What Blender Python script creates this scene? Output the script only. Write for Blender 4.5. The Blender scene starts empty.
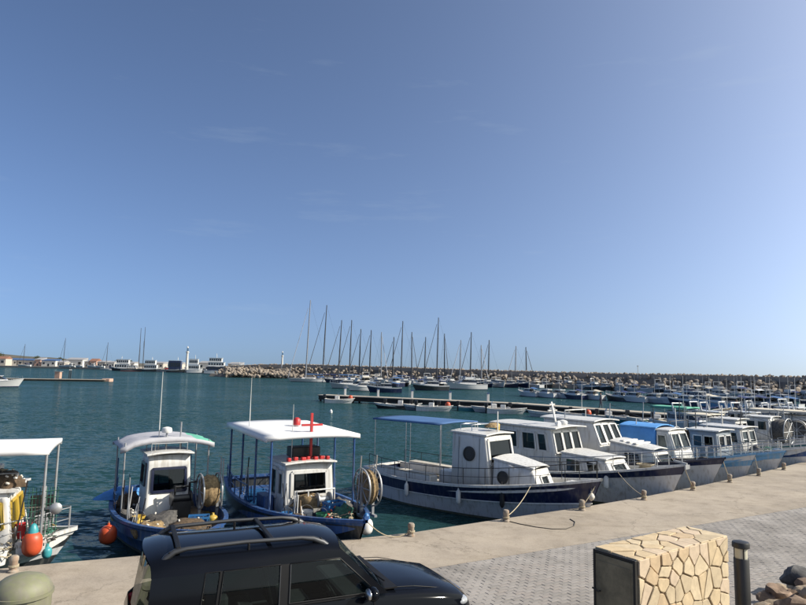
import bpy, bmesh, math, random
import numpy as np
from mathutils import Vector, Matrix, noise
random.seed(7)
R = math.radians
scene = bpy.context.scene
col = scene.collection

# ------------------------------------------------------------------ camera
FPX, PW, PH = 610.0, 806.0, 605.0
EYE = Vector((0.0, 0.0, 4.9))
PITCH, ROLL = R(6.27), R(1.07)
cam_d = bpy.data.cameras.new('camera')
cam_d.sensor_width = 36.0
cam_d.lens = 36.0 * FPX / PW
cam_d.clip_start = 0.1
cam_d.clip_end = 20000
cam = bpy.data.objects.new('camera', cam_d)
col.objects.link(cam)
CM = Matrix.Rotation(math.pi/2 + PITCH, 4, 'X') @ Matrix.Rotation(ROLL, 4, 'Z')
cam.matrix_world = Matrix.Translation(EYE) @ CM
scene.camera = cam

# ------------------------------------------------------------------ sky, sun, exposure
SUN_AZ, SUN_EL = R(96), R(35)          # azimuth clockwise from +Y (the view direction)
world = bpy.data.worlds.new('World')
scene.world = world
world.use_nodes = True
wn = world.node_tree
for n in list(wn.nodes): wn.nodes.remove(n)
sky = wn.nodes.new('ShaderNodeTexSky')
sky.sky_type = 'NISHITA'
sky.sun_disc = False
sky.sun_elevation = SUN_EL
sky.sun_rotation = SUN_AZ
sky.altitude = 0
sky.air_density = 0.5
sky.dust_density = 4.0
sky.ozone_density = 0.6
bg = wn.nodes.new('ShaderNodeBackground')
bg.inputs['Strength'].default_value = 0.122
wo = wn.nodes.new('ShaderNodeOutputWorld')
# thin cirrus: stretched noise over the sky direction
tc = wn.nodes.new('ShaderNodeTexCoord')
mp = wn.nodes.new('ShaderNodeMapping'); mp.inputs['Scale'].default_value = (2.2, 2.2, 15.0)
nz = wn.nodes.new('ShaderNodeTexNoise'); nz.inputs['Scale'].default_value = 1.6
nz.inputs['Detail'].default_value = 7; nz.inputs['Roughness'].default_value = .6
cr = wn.nodes.new('ShaderNodeValToRGB')
cr.color_ramp.elements[0].position = .60; cr.color_ramp.elements[0].color = (0, 0, 0, 1)
cr.color_ramp.elements[1].position = .84; cr.color_ramp.elements[1].color = (.15, .15, .15, 1)
mx = wn.nodes.new('ShaderNodeMix'); mx.data_type = 'RGBA'
mx.inputs[7].default_value = (3.6, 3.9, 4.3, 1)
wn.links.new(tc.outputs['Generated'], mp.inputs['Vector'])
wn.links.new(mp.outputs[0], nz.inputs['Vector'])
wn.links.new(nz.outputs[0], cr.inputs[0])
wn.links.new(cr.outputs[0], mx.inputs[0])
# air near the horizon: look a little above it, so the band stays pale all round
sp_ = wn.nodes.new('ShaderNodeSeparateXYZ'); cb_ = wn.nodes.new('ShaderNodeCombineXYZ')
ma_ = wn.nodes.new('ShaderNodeMath'); ma_.operation = 'MULTIPLY_ADD'; ma_.inputs[1].default_value = .9; ma_.inputs[2].default_value = .08
nr_ = wn.nodes.new('ShaderNodeVectorMath'); nr_.operation = 'NORMALIZE'
wn.links.new(tc.outputs['Generated'], sp_.inputs[0]); wn.links.new(sp_.outputs[0], cb_.inputs[0]); wn.links.new(sp_.outputs[1], cb_.inputs[1])
wn.links.new(sp_.outputs[2], ma_.inputs[0]); wn.links.new(ma_.outputs[0], cb_.inputs[2]); wn.links.new(cb_.outputs[0], nr_.inputs[0]); wn.links.new(nr_.outputs[0], sky.inputs[0])
gm = wn.nodes.new('ShaderNodeGamma'); gm.inputs[1].default_value = 1.3
wn.links.new(sky.outputs[0], gm.inputs[0])
cl_ = wn.nodes.new('ShaderNodeVectorMath'); cl_.operation = 'MINIMUM'; cl_.inputs[1].default_value = (6.6, 6.6, 6.6)   # keep the glow round the sun from acting as a second lamp
wn.links.new(gm.outputs[0], cl_.inputs[0]); wn.links.new(cl_.outputs[0], mx.inputs[6])
wb = wn.nodes.new('ShaderNodeMix'); wb.data_type = 'RGBA'; wb.blend_type = 'MULTIPLY'; wb.inputs[0].default_value = 1; wb.inputs[7].default_value = (.955, 1.035, 1.02, 1)
wn.links.new(mx.outputs[2], wb.inputs[6]); wn.links.new(wb.outputs[2], bg.inputs['Color'])
wn.links.new(bg.outputs[0], wo.inputs[0])

sd = bpy.data.lights.new('sun', 'SUN')
sd.energy = 5.0
sd.angle = R(0.53)
sd.color = (1.0, .93, .82)
sun = bpy.data.objects.new('sun', sd)
col.objects.link(sun)
SUNV = Vector((math.sin(SUN_AZ)*math.cos(SUN_EL), math.cos(SUN_AZ)*math.cos(SUN_EL), math.sin(SUN_EL)))
sun.rotation_euler = (-SUNV).to_track_quat('-Z', 'Y').to_euler()
sun.location = SUNV * 60
scene.view_settings.view_transform = 'Standard'
scene.view_settings.look = 'None'
scene.view_settings.gamma = 1
scene.view_settings.exposure = 0.5
scene.render.engine = 'CYCLES'
scene.cycles.max_bounces = 8
scene.cycles.transparent_max_bounces = 16
scene.cycles.caustics_reflective = False
scene.cycles.caustics_refractive = False

# ------------------------------------------------------------------ helpers
def ray(px, py):
    return CM.to_3x3() @ Vector(((px-PW/2)/FPX, -(py-PH/2)/FPX, -1.0))
def at_z(px, py, z):
    r = ray(px, py); t = (z-EYE.z)/r.z
    return EYE + r*t
def at_d(px, py, d):
    r = ray(px, py); return EYE + r*(d/r.y)
def horizon(px): return 362.0 + .0187*px

def tag(o, label=None, cat=None, group=None, kind=None):
    if label: o['label'] = label
    if cat: o['category'] = cat
    if group: o['group'] = group
    if kind: o['kind'] = kind
    return o
def empty(name, loc=(0, 0, 0), rz=0.0, label=None, cat=None, group=None):
    o = bpy.data.objects.new(name, None)
    o.empty_display_size = .3
    col.objects.link(o)
    o.location = loc; o.rotation_euler = (0, 0, rz)
    return tag(o, label, cat, group)

class MB:
    def __init__(s): s.v = []; s.f = []; s.m = []
    def add(s, vs, fs, m=0):
        b = len(s.v)
        s.v.extend([tuple(p) for p in vs])
        for f in fs:
            s.f.append(tuple(i+b for i in f)); s.m.append(m)
        return s
    def box(s, c, d, rz=0, m=0, mat=None):
        hx, hy, hz = d[0]/2, d[1]/2, d[2]/2
        vs = [Vector((x, y, z)) for x in (-hx, hx) for y in (-hy, hy) for z in (-hz, hz)]
        if mat is None: mat = Matrix.Rotation(rz, 3, 'Z')
        vs = [mat @ p + Vector(c) for p in vs]
        return s.add(vs, [(0, 1, 3, 2), (4, 6, 7, 5), (0, 4, 5, 1), (2, 3, 7, 6), (0, 2, 6, 4), (1, 5, 7, 3)], m)
    def bar(s, p, q, w, h=None, up=(0, 0, 1), m=0):
        h = h or w
        p, q = Vector(p), Vector(q); d = q-p; L = d.length
        if L < 1e-6: return s
        x = d/L; up = Vector(up)
        if abs(x.dot(up)) > .98: up = Vector((1, 0, 0)) if abs(x.x) < .9 else Vector((0, 1, 0))
        y = up.cross(x).normalized(); z = x.cross(y)
        M3 = Matrix((x, y, z)).transposed()
        return s.box((p+q)/2, (L, w, h), mat=M3, m=m)
    def tube(s, pts, r, n=6, m=0, closed=False, caps=True):
        pts = [Vector(p) for p in pts]; k = len(pts)
        rs = r if isinstance(r, (list, tuple)) else [r]*k
        base = len(s.v); prev = None
        for i, p in enumerate(pts):
            a = pts[i-1] if i > 0 else (pts[-1] if closed else p)
            b = pts[i+1] if i < k-1 else (pts[0] if closed else p)
            d = (b-a)
            d = d.normalized() if d.length > 1e-9 else Vector((0, 0, 1))
            if prev is None:
                u = d.cross(Vector((0, 0, 1)))
                if u.length < 1e-3: u = Vector((1, 0, 0))
                u.normalize()
            else:
                u = prev - d*prev.dot(d)
                u = u.normalized() if u.length > 1e-6 else d.orthogonal().normalized()
            prev = u; w = d.cross(u)
            for j in range(n):
                an = 2*math.pi*j/n
                s.v.append(tuple(p + (u*math.cos(an)+w*math.sin(an))*rs[i]))
        for i in range(k if closed else k-1):
            i2 = (i+1) % k
            for j in range(n):
                j2 = (j+1) % n
                s.f.append((base+i*n+j, base+i*n+j2, base+i2*n+j2, base+i2*n+j)); s.m.append(m)
        if caps and not closed:
            s.f.append(tuple(base+j for j in reversed(range(n)))); s.m.append(m)
            s.f.append(tuple(base+(k-1)*n+j for j in range(n))); s.m.append(m)
        return s
    def lathe(s, prof, n=16, c=(0, 0, 0), mat=None, m=0):
        base = len(s.v); c = Vector(c); k = len(prof)
        for (r, z) in prof:
            for j in range(n):
                an = 2*math.pi*j/n
                p = Vector((r*math.cos(an), r*math.sin(an), z))
                if mat is not None: p = mat @ p
                s.v.append(tuple(p+c))
        for i in range(k-1):
            for j in range(n):
                j2 = (j+1) % n
                s.f.append((base+i*n+j, base+i*n+j2, base+(i+1)*n+j2, base+(i+1)*n+j)); s.m.append(m)
        s.f.append(tuple(base+j for j in reversed(range(n)))); s.m.append(m)
        s.f.append(tuple(base+(k-1)*n+j for j in range(n))); s.m.append(m)
        return s
    def prism(s, poly, z0, z1, m=0):
        n = len(poly)
        vs = [(p[0], p[1], z0) for p in poly]+[(p[0], p[1], z1) for p in poly]
        fs = [tuple(reversed(range(n))), tuple(range(n, 2*n))]+[(i, (i+1) % n, (i+1) % n+n, i+n) for i in range(n)]
        return s.add(vs, fs, m)
    def grid(s, rows, m=0, closed=False):
        base = len(s.v); n = len(rows[0])
        for r in rows: s.v.extend([tuple(p) for p in r])
        for i in range(len(rows)-1):
            for j in range(n if closed else n-1):
                j2 = (j+1) % n
                s.f.append((base+i*n+j, base+i*n+j2, base+(i+1)*n+j2, base+(i+1)*n+j)); s.m.append(m)
        return s
    def blob(s, c, r, sub=2, amp=.3, fr=1.5, seed=0, flat=None, m=0):
        vs, fs = ICO[sub]
        rr = r if isinstance(r, (tuple, list)) else (r, r, r)
        out = []
        for p in vs:
            k = 1+amp*noise.noise(Vector(p)*fr+Vector((seed*3.1, seed*1.7, seed*.9)))
            q = Vector((p[0]*rr[0]*k, p[1]*rr[1]*k, p[2]*rr[2]*k))
            if flat is not None and q.z < flat: q.z = flat
            out.append(q+Vector(c))
        return s.add(out, fs, m)
    def build(s, name, mats, parent=None, smooth=0, bevel=0, loc=None, rz=None, solid=0):
        me = bpy.data.meshes.new(name)
        me.from_pydata(s.v, [], s.f)
        if not isinstance(mats, (list, tuple)): mats = [mats]
        for x in mats: me.materials.append(MAT(x) if isinstance(x, str) else x)
        if len(mats) > 1: me.polygons.foreach_set('material_index', s.m)
        me.update()
        if smooth:
            me.polygons.foreach_set('use_smooth', [True]*len(me.polygons))
            me.set_sharp_from_angle(angle=R(smooth))
        o = bpy.data.objects.new(name, me)
        col.objects.link(o)
        if parent is not None: o.parent = parent
        if loc is not None: o.location = loc
        if rz is not None: o.rotation_euler = (0, 0, rz)
        if solid:
            md = o.modifiers.new('solid', 'SOLIDIFY'); md.thickness = solid; md.offset = 0
        if bevel:
            md = o.modifiers.new('bevel', 'BEVEL'); md.width = bevel; md.segments = 2; md.limit_method = 'ANGLE'
        return o
ICO = {}
for sub in (1, 2, 3):
    _b = bmesh.new(); bmesh.ops.create_icosphere(_b, subdivisions=sub, radius=1)
    ICO[sub] = ([tuple(v.co) for v in _b.verts], [tuple(v.index for v in f.verts) for f in _b.faces]); _b.free()
def fixnormals(o):
    b = bmesh.new(); b.from_mesh(o.data)
    bmesh.ops.recalc_face_normals(b, faces=b.faces[:]); b.to_mesh(o.data); b.free()
    return o
def copy_tree(o, parent=None):
    c = o.copy(); col.objects.link(c)
    if parent is not None: c.parent = parent
    for ch in list(o.children): copy_tree(ch, c)
    return c

# ------------------------------------------------------------------ materials
_mats = {}
def mk(name, colr, rough=.5, metal=0, var=.12, scale=3.0, bump=0, bscale=40, coat=0, col2=None, stretch=(1, 1, 1), streak=None, spec=.5, lo=.35, hi=.7):
    m = bpy.data.materials.new(name); m.use_nodes = True
    nt = m.node_tree; ns = nt.nodes; lk = nt.links
    p = ns['Principled BSDF']
    p.inputs['Roughness'].default_value = rough
    p.inputs['Metallic'].default_value = metal
    p.inputs['Specular IOR Level'].default_value = spec
    if coat: p.inputs['Coat Weight'].default_value = coat; p.inputs['Coat Roughness'].default_value = .05
    t = ns.new('ShaderNodeTexCoord')
    mpn = ns.new('ShaderNodeMapping'); mpn.inputs['Scale'].default_value = stretch
    lk.new(t.outputs['Object'], mpn.inputs['Vector'])
    n1 = ns.new('ShaderNodeTexNoise'); n1.inputs['Scale'].default_value = scale
    n1.inputs['Detail'].default_value = 6; n1.inputs['Roughness'].default_value = .65
    lk.new(mpn.outputs[0], n1.inputs['Vector'])
    rp = ns.new('ShaderNodeValToRGB')
    c2 = col2 or tuple(max(0, x*(1-var*2)) for x in colr)
    rp.color_ramp.elements[0].position = lo; rp.color_ramp.elements[0].color = (*c2, 1)
    rp.color_ramp.elements[1].position = hi; rp.color_ramp.elements[1].color = (*colr, 1)
    lk.new(n1.outputs[0], rp.inputs[0])
    out = rp.outputs[0]
    if streak:
        mp2 = ns.new('ShaderNodeMapping'); mp2.inputs['Scale'].default_value = (5, 5, .5)
        lk.new(t.outputs['Object'], mp2.inputs['Vector'])
        n2 = ns.new('ShaderNodeTexNoise'); n2.inputs['Scale'].default_value = 2.2; n2.inputs['Detail'].default_value = 5
        lk.new(mp2.outputs[0], n2.inputs['Vector'])
        r2 = ns.new('ShaderNodeValToRGB')
        r2.color_ramp.elements[0].position = .50; r2.color_ramp.elements[0].color = (0, 0, 0, 1)
        r2.color_ramp.elements[1].position = .74; r2.color_ramp.elements[1].color = (.7, .7, .7, 1)
        lk.new(n2.outputs[0], r2.inputs[0])
        mm = ns.new('ShaderNodeMix'); mm.data_type = 'RGBA'
        mm.inputs[7].default_value = (*streak, 1)
        lk.new(r2.outputs[0], mm.inputs[0]); lk.new(out, mm.inputs[6])
        out = mm.outputs[2]
    lk.new(out, p.inputs['Base Color'])
    if bump:
        n3 = ns.new('ShaderNodeTexNoise'); n3.inputs['Scale'].default_value = bscale; n3.inputs['Detail'].default_value = 4
        lk.new(mpn.outputs[0], n3.inputs['Vector'])
        bp = ns.new('ShaderNodeBump'); bp.inputs['Strength'].default_value = min(1, bump*20); bp.inputs['Distance'].default_value = bump
        lk.new(n3.outputs[0], bp.inputs['Height']); lk.new(bp.outputs[0], p.inputs['Normal'])
    _mats[name] = m
    return m
def MAT(k): return _mats[k]
def glass(name, tint, k=1.0, rough=.02):
    m = bpy.data.materials.new(name); m.use_nodes = True
    nt = m.node_tree; ns = nt.nodes; lk = nt.links
    for n in list(ns): ns.remove(n)
    tr = ns.new('ShaderNodeBsdfTransparent'); tr.inputs[0].default_value = (*tint, 1)
    gl = ns.new('ShaderNodeBsdfGlossy'); gl.inputs['Roughness'].default_value = rough; gl.inputs[0].default_value = (.9, .95, 1, 1)
    fr = ns.new('ShaderNodeFresnel'); fr.inputs[0].default_value = 1.5
    ms = ns.new('ShaderNodeMixShader'); o = ns.new('ShaderNodeOutputMaterial')
    mu = ns.new('ShaderNodeMath'); mu.operation = 'MULTIPLY'; mu.inputs[1].default_value = k
    lk.new(fr.outputs[0], mu.inputs[0]); lk.new(mu.outputs[0], ms.inputs[0]); lk.new(tr.outputs[0], ms.inputs[1]); lk.new(gl.outputs[0], ms.inputs[2]); lk.new(ms.outputs[0], o.inputs[0])
    _mats[name] = m
RUST = (.30, .14, .06)
GRIME = (.30, .27, .22)
mk('white_paint', (.62, .61, .58), .38, streak=GRIME, var=.05, scale=2)
mk('white_hull', (.62, .62, .62), .3, streak=GRIME, var=.06, scale=1.5, coat=.2)
mk('yacht_white', (.60, .60, .59), .25, var=.03, coat=.3)
mk('yacht_grey', (.32, .35, .38), .3, var=.06, coat=.3)
mk('cream_paint', (.66, .58, .42), .5, streak=RUST, var=.08)
mk('navy_paint', (.010, .014, .045), .3, var=.15, coat=.3)
mk('navy_hull', (.012, .02, .07), .32, var=.15, coat=.3, streak=(.09, .10, .12))
mk('blue_paint', (.022, .085, .26), .5, var=.25, streak=(.17, .19, .22))
mk('lightblue_paint', (.16, .36, .56), .45, var=.1, streak=(.35, .38, .4))
mk('teal_paint', (.03, .20, .24), .45, var=.12)
mk('green_paint', (.05, .24, .12), .5, var=.12)
mk('red_paint', (.52, .03, .03), .45, var=.15)
mk('yellow_paint', (.55, .37, .05), .45, var=.1)
mk('orange_plastic', (.56, .085, .03), .45, var=.12)
mk('yellow_plastic', (.52, .35, .06), .45, var=.12)
mk('blue_plastic', (.035, .16, .38), .45, var=.1)
mk('cyan_plastic', (.05, .30, .33), .4, var=.1)
mk('white_plastic', (.72, .71, .68), .45, var=.08)
mk('black_rubber', (.018, .018, .02), .7, var=.2)
mk('black_paint', (.02, .02, .022), .4, var=.2)
mk('dark_hull', (.03, .035, .04), .4, var=.2, streak=(.12, .12, .11))
mk('grey_hull', (.24, .27, .30), .35, var=.08, streak=GRIME)
mk('steel', (.62, .63, .64), .28, metal=1, var=.06)
mk('galvanised', (.42, .43, .44), .5, metal=.6, var=.15)
mk('alloy_mast', (.30, .31, .33), .45, metal=.3, var=.1)
mk('dark_mast', (.055, .055, .06), .5, metal=.1, var=.1)
mk('deck_wood', (.36, .24, .13), .6, var=.25, scale=6, stretch=(.3, 4, 1))
mk('deck_cream', (.60, .55, .46), .6, var=.12, streak=GRIME)
mk('deck_grey', (.36, .38, .38), .65, var=.15)
mk('deck_teal', (.12, .33, .36), .6, var=.15)
mk('antifoul', (.10, .06, .045), .7, var=.3)
mk('waterline_growth', (.10, .105, .07), .8, var=.35, scale=5, stretch=(1, 1, 3), col2=(.035, .045, .03))
mk('white_canvas', (.70, .70, .70), .8, var=.06, scale=1.2, bump=.006, bscale=2.5)
mk('blue_canvas', (.05, .13, .30), .8, var=.12, scale=1.5, bump=.006, bscale=4)
mk('lightblue_canvas', (.10, .32, .70), .75, var=.12, scale=1.5, bump=.006, bscale=4)
mk('navy_canvas', (.02, .04, .14), .8, var=.12, bump=.006, bscale=4)
mk('green_canvas', (.12, .42, .30), .8, var=.1, bump=.006, bscale=4)
mk('beige_canvas', (.62, .56, .45), .8, var=.1, bump=.006, bscale=4)
mk('grey_tarp', (.42, .42, .45), .7, var=.1, bump=.006, bscale=4)
mk('net_tan', (.34, .24, .12), .95, var=.35, scale=14, bump=.02, bscale=30, col2=(.12, .08, .04))
mk('net_brown', (.13, .085, .05), .95, var=.35, scale=14, bump=.02, bscale=30, col2=(.05, .035, .02))
mk('net_grey', (.12, .11, .10), .95, var=.35, scale=14, bump=.02, bscale=30, col2=(.04, .04, .04))
mk('net_green', (.05, .17, .12), .95, var=.35, scale=14, bump=.02, bscale=30)
mk('rope', (.45, .38, .26), .9, var=.2, scale=20, bump=.004, bscale=60)
mk('rope_dark', (.10, .09, .08), .9, var=.2, scale=20)
mk('cork_white', (.70, .66, .58), .8, var=.2, scale=12)
mk('skin', (.45, .26, .17), .55, var=.06)
mk('cloth_dark', (.03, .035, .05), .9, var=.2)
mk('cloth_red', (.35, .03, .03), .9, var=.2)
mk('hair_dark', (.02, .015, .01), .7, var=.2)
mk('car_paint', (.004, .005, .008), .10, var=.1, scale=2, coat=.0, spec=.5)
_mats['car_paint'].node_tree.nodes['Principled BSDF'].inputs['IOR'].default_value = 1.26
mk('car_trim', (.010, .010, .011), .6, var=.2, spec=.25)
mk('car_interior', (.035, .035, .037), .8, var=.2)
mk('rail_grey', (.075, .077, .082), .5, metal=.7, var=.08)
mk('bin_olive', (.20, .21, .11), .6, var=.18, scale=5, col2=(.17, .16, .12), streak=(.22, .20, .17))
mk('lamp_black', (.025, .024, .023), .45, var=.15)
mk('lamp_lens', (.55, .52, .40), .25, var=.08)
mk('door_olive', (.30, .24, .14), .55, var=.25, scale=4)
mk('door_trim', (.02, .018, .015), .5, var=.2)
mk('mortar', (.29, .215, .135), .95, var=.2, scale=18, bump=.006, bscale=60)
for i, c in enumerate([(.57, .44, .27), (.61, .49, .32), (.54, .40, .245), (.58, .455, .32), (.52, .415, .27)]):
    mk('stone_%d' % i, c, .85, var=.1, scale=7, bump=.008, bscale=26, col2=tuple(x*.74 for x in c))
mk('rock_tan', (.46, .36, .25), .95, var=.3, scale=3, bump=.03, bscale=9)
mk('rock_brown', (.31, .215, .15), .95, var=.3, scale=3, bump=.03, bscale=9)
mk('rock_grey', (.16, .155, .15), .95, var=.3, scale=3, bump=.03, bscale=9)
mk('concrete', (.335, .285, .225), .9, var=.1, scale=.8, bump=.006, bscale=30, col2=(.275, .235, .19), lo=.28, hi=.6)
mk('concrete_wall', (.30, .27, .23), .9, var=.2, scale=.8, bump=.02, bscale=6, streak=(.10, .10, .08))
mk('pier_deck', (.42, .37, .30), .9, var=.15, scale=.6)
mk('pier_dark', (.045, .04, .035), .9, var=.3, scale=.6)
mk('post_concrete', (.36, .31, .25), .9, var=.2, scale=9, bump=.006, bscale=40, streak=RUST)
mk('joint_sand', (.235, .215, .19), .95, var=.15, scale=3)
for i, c in enumerate([(.285, .262, .24), (.31, .285, .262), (.26, .24, .22), (.295, .265, .24)]):
    mk('paver_%d' % i, c, .9, var=.12, scale=5, bump=.003, bscale=80)
mk('far_wall', (.50, .46, .40), .9, var=.1)
mk('far_wall_white', (.55, .54, .51), .8, var=.06)
mk('far_wall_pink', (.52, .33, .25), .9, var=.1)
mk('far_roof_red', (.26, .13, .09), .85, var=.15)
mk('far_roof_blue', (.05, .11, .24), .7, var=.1)
mk('far_roof_grey', (.30, .30, .31), .8, var=.1)
mk('hill', (.055, .06, .035), .95, var=.35, scale=.03, col2=(.12, .095, .07), lo=.4, hi=.6)
mk('breakwater_core', (.22, .19, .155), .95, var=.2, scale=.3)  # lightened: distance haze is put into this colour
mk('breakwater_wall', (.36, .305, .25), .95, var=.15, scale=.2)  # paler than the bare wall, stands in for haze
mk('dark_window', (.015, .018, .022), .08, var=.1, spec=.7)
mk('headlamp', (.32, .33, .34), .12, var=.03, coat=1, spec=.8)
glass('boat_glass', (.20, .24, .26))
glass('clear_glass', (.55, .62, .64))
glass('car_glass', (.42, .50, .48), .6)
glass('car_glass_rear', (.45, .44, .41), .25)

mk('leaf_green', (.06, .075, .03), .8, var=.3, scale=1.0)
def concrete_mat():
    m = _mats['concrete']; nt = m.node_tree; ns = nt.nodes; lk = nt.links; p = ns['Principled BSDF']
    src = p.inputs['Base Color'].links[0].from_socket
    t = ns.new('ShaderNodeTexCoord'); cur = src
    def layer(node, lo, hi, clo, chi):
        nonlocal cur
        r = ns.new('ShaderNodeValToRGB'); r.color_ramp.elements[0].position = lo; r.color_ramp.elements[0].color = (clo, clo*.985, clo*.96, 1)
        r.color_ramp.elements[1].position = hi; r.color_ramp.elements[1].color = (chi, chi, chi, 1)
        lk.new(node, r.inputs[0])
        mm = ns.new('ShaderNodeMix'); mm.data_type = 'RGBA'; mm.blend_type = 'MULTIPLY'; mm.inputs[0].default_value = 1
        lk.new(cur, mm.inputs[6]); lk.new(r.outputs[0], mm.inputs[7]); cur = mm.outputs[2]
    def nz_(sc, det, stretch=(1, 1, 1), rot=0):
        mp2 = ns.new('ShaderNodeMapping'); mp2.inputs['Scale'].default_value = stretch; mp2.inputs['Rotation'].default_value = (0, 0, rot)
        n = ns.new('ShaderNodeTexNoise'); n.inputs['Scale'].default_value = sc; n.inputs['Detail'].default_value = det; n.inputs['Roughness'].default_value = .7
        lk.new(t.outputs['Object'], mp2.inputs[0]); lk.new(mp2.outputs[0], n.inputs['Vector']); return n
    layer(nz_(.35, 8).outputs[0], .36, .56, .84, 1.06)
    layer(nz_(2.2, 8).outputs[0], .30, .50, .78, 1.02)
    layer(nz_(1.0, 4, (.25, 3, 1), R(-28)).outputs[0], .30, .46, .86, 1.0)
    layer(nz_(38, 3).outputs[0], .32, .52, .82, 1.03)
    v = ns.new('ShaderNodeTexVoronoi'); v.feature = 'DISTANCE_TO_EDGE'; v.inputs['Scale'].default_value = .28
    nw = nz_(1.6, 5); ad = ns.new('ShaderNodeVectorMath'); ad.operation = 'ADD'; sc_ = ns.new('ShaderNodeVectorMath'); sc_.operation = 'SCALE'; sc_.inputs['Scale'].default_value = .9
    lk.new(nw.outputs['Color'], sc_.inputs[0]); lk.new(t.outputs['Object'], ad.inputs[0]); lk.new(sc_.outputs[0], ad.inputs[1]); lk.new(ad.outputs[0], v.inputs['Vector'])
    layer(v.outputs['Distance'], .0, .006, .62, 1.0)
    lk.new(cur, p.inputs['Base Color'])
concrete_mat()
def rock_mat():
    m = bpy.data.materials.new('breakwater_rock'); m.use_nodes = True
    ns = m.node_tree.nodes; lk = m.node_tree.links; p = ns['Principled BSDF']; p.inputs['Roughness'].default_value = .95
    g = ns.new('ShaderNodeNewGeometry'); rp = ns.new('ShaderNodeValToRGB')
    rp.color_ramp.elements[0].color = (.17, .145, .12, 1); rp.color_ramp.elements[1].color = (.33, .275, .215, 1)  # rock tones lightened to stand in for distance haze
    e = rp.color_ramp.elements.new(.5); e.color = (.24, .20, .16, 1)
    lk.new(g.outputs['Random Per Island'], rp.inputs[0]); lk.new(rp.outputs[0], p.inputs['Base Color'])
    _mats['breakwater_rock'] = m
rock_mat()
def paver_stuff_mat():
    m = bpy.data.materials.new('paver_mix'); m.use_nodes = True
    ns = m.node_tree.nodes; lk = m.node_tree.links; p = ns['Principled BSDF']; p.inputs['Roughness'].default_value = .9
    g = ns.new('ShaderNodeNewGeometry'); rp = ns.new('ShaderNodeValToRGB')
    rp.color_ramp.elements[0].color = (.25, .232, .214, 1); rp.color_ramp.elements[1].color = (.31, .285, .262, 1)
    lk.new(g.outputs['Random Per Island'], rp.inputs[0])
    t = ns.new('ShaderNodeTexCoord'); n1 = ns.new('ShaderNodeTexNoise'); n1.inputs['Scale'].default_value = .9; n1.inputs['Detail'].default_value = 6
    lk.new(t.outputs['Object'], n1.inputs['Vector'])
    r2 = ns.new('ShaderNodeValToRGB'); r2.color_ramp.elements[0].position = .3; r2.color_ramp.elements[0].color = (.58, .575, .57, 1)
    r2.color_ramp.elements[1].position = .65; r2.color_ramp.elements[1].color = (1, 1, 1, 1)
    lk.new(n1.outputs[0], r2.inputs[0])
    mm = ns.new('ShaderNodeMix'); mm.data_type = 'RGBA'; mm.blend_type = 'MULTIPLY'; mm.inputs[0].default_value = 1
    lk.new(rp.outputs[0], mm.inputs[6]); lk.new(r2.outputs[0], mm.inputs[7]); lk.new(mm.outputs[2], p.inputs['Base Color'])
    _mats['paver_mix'] = m
paver_stuff_mat()
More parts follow.
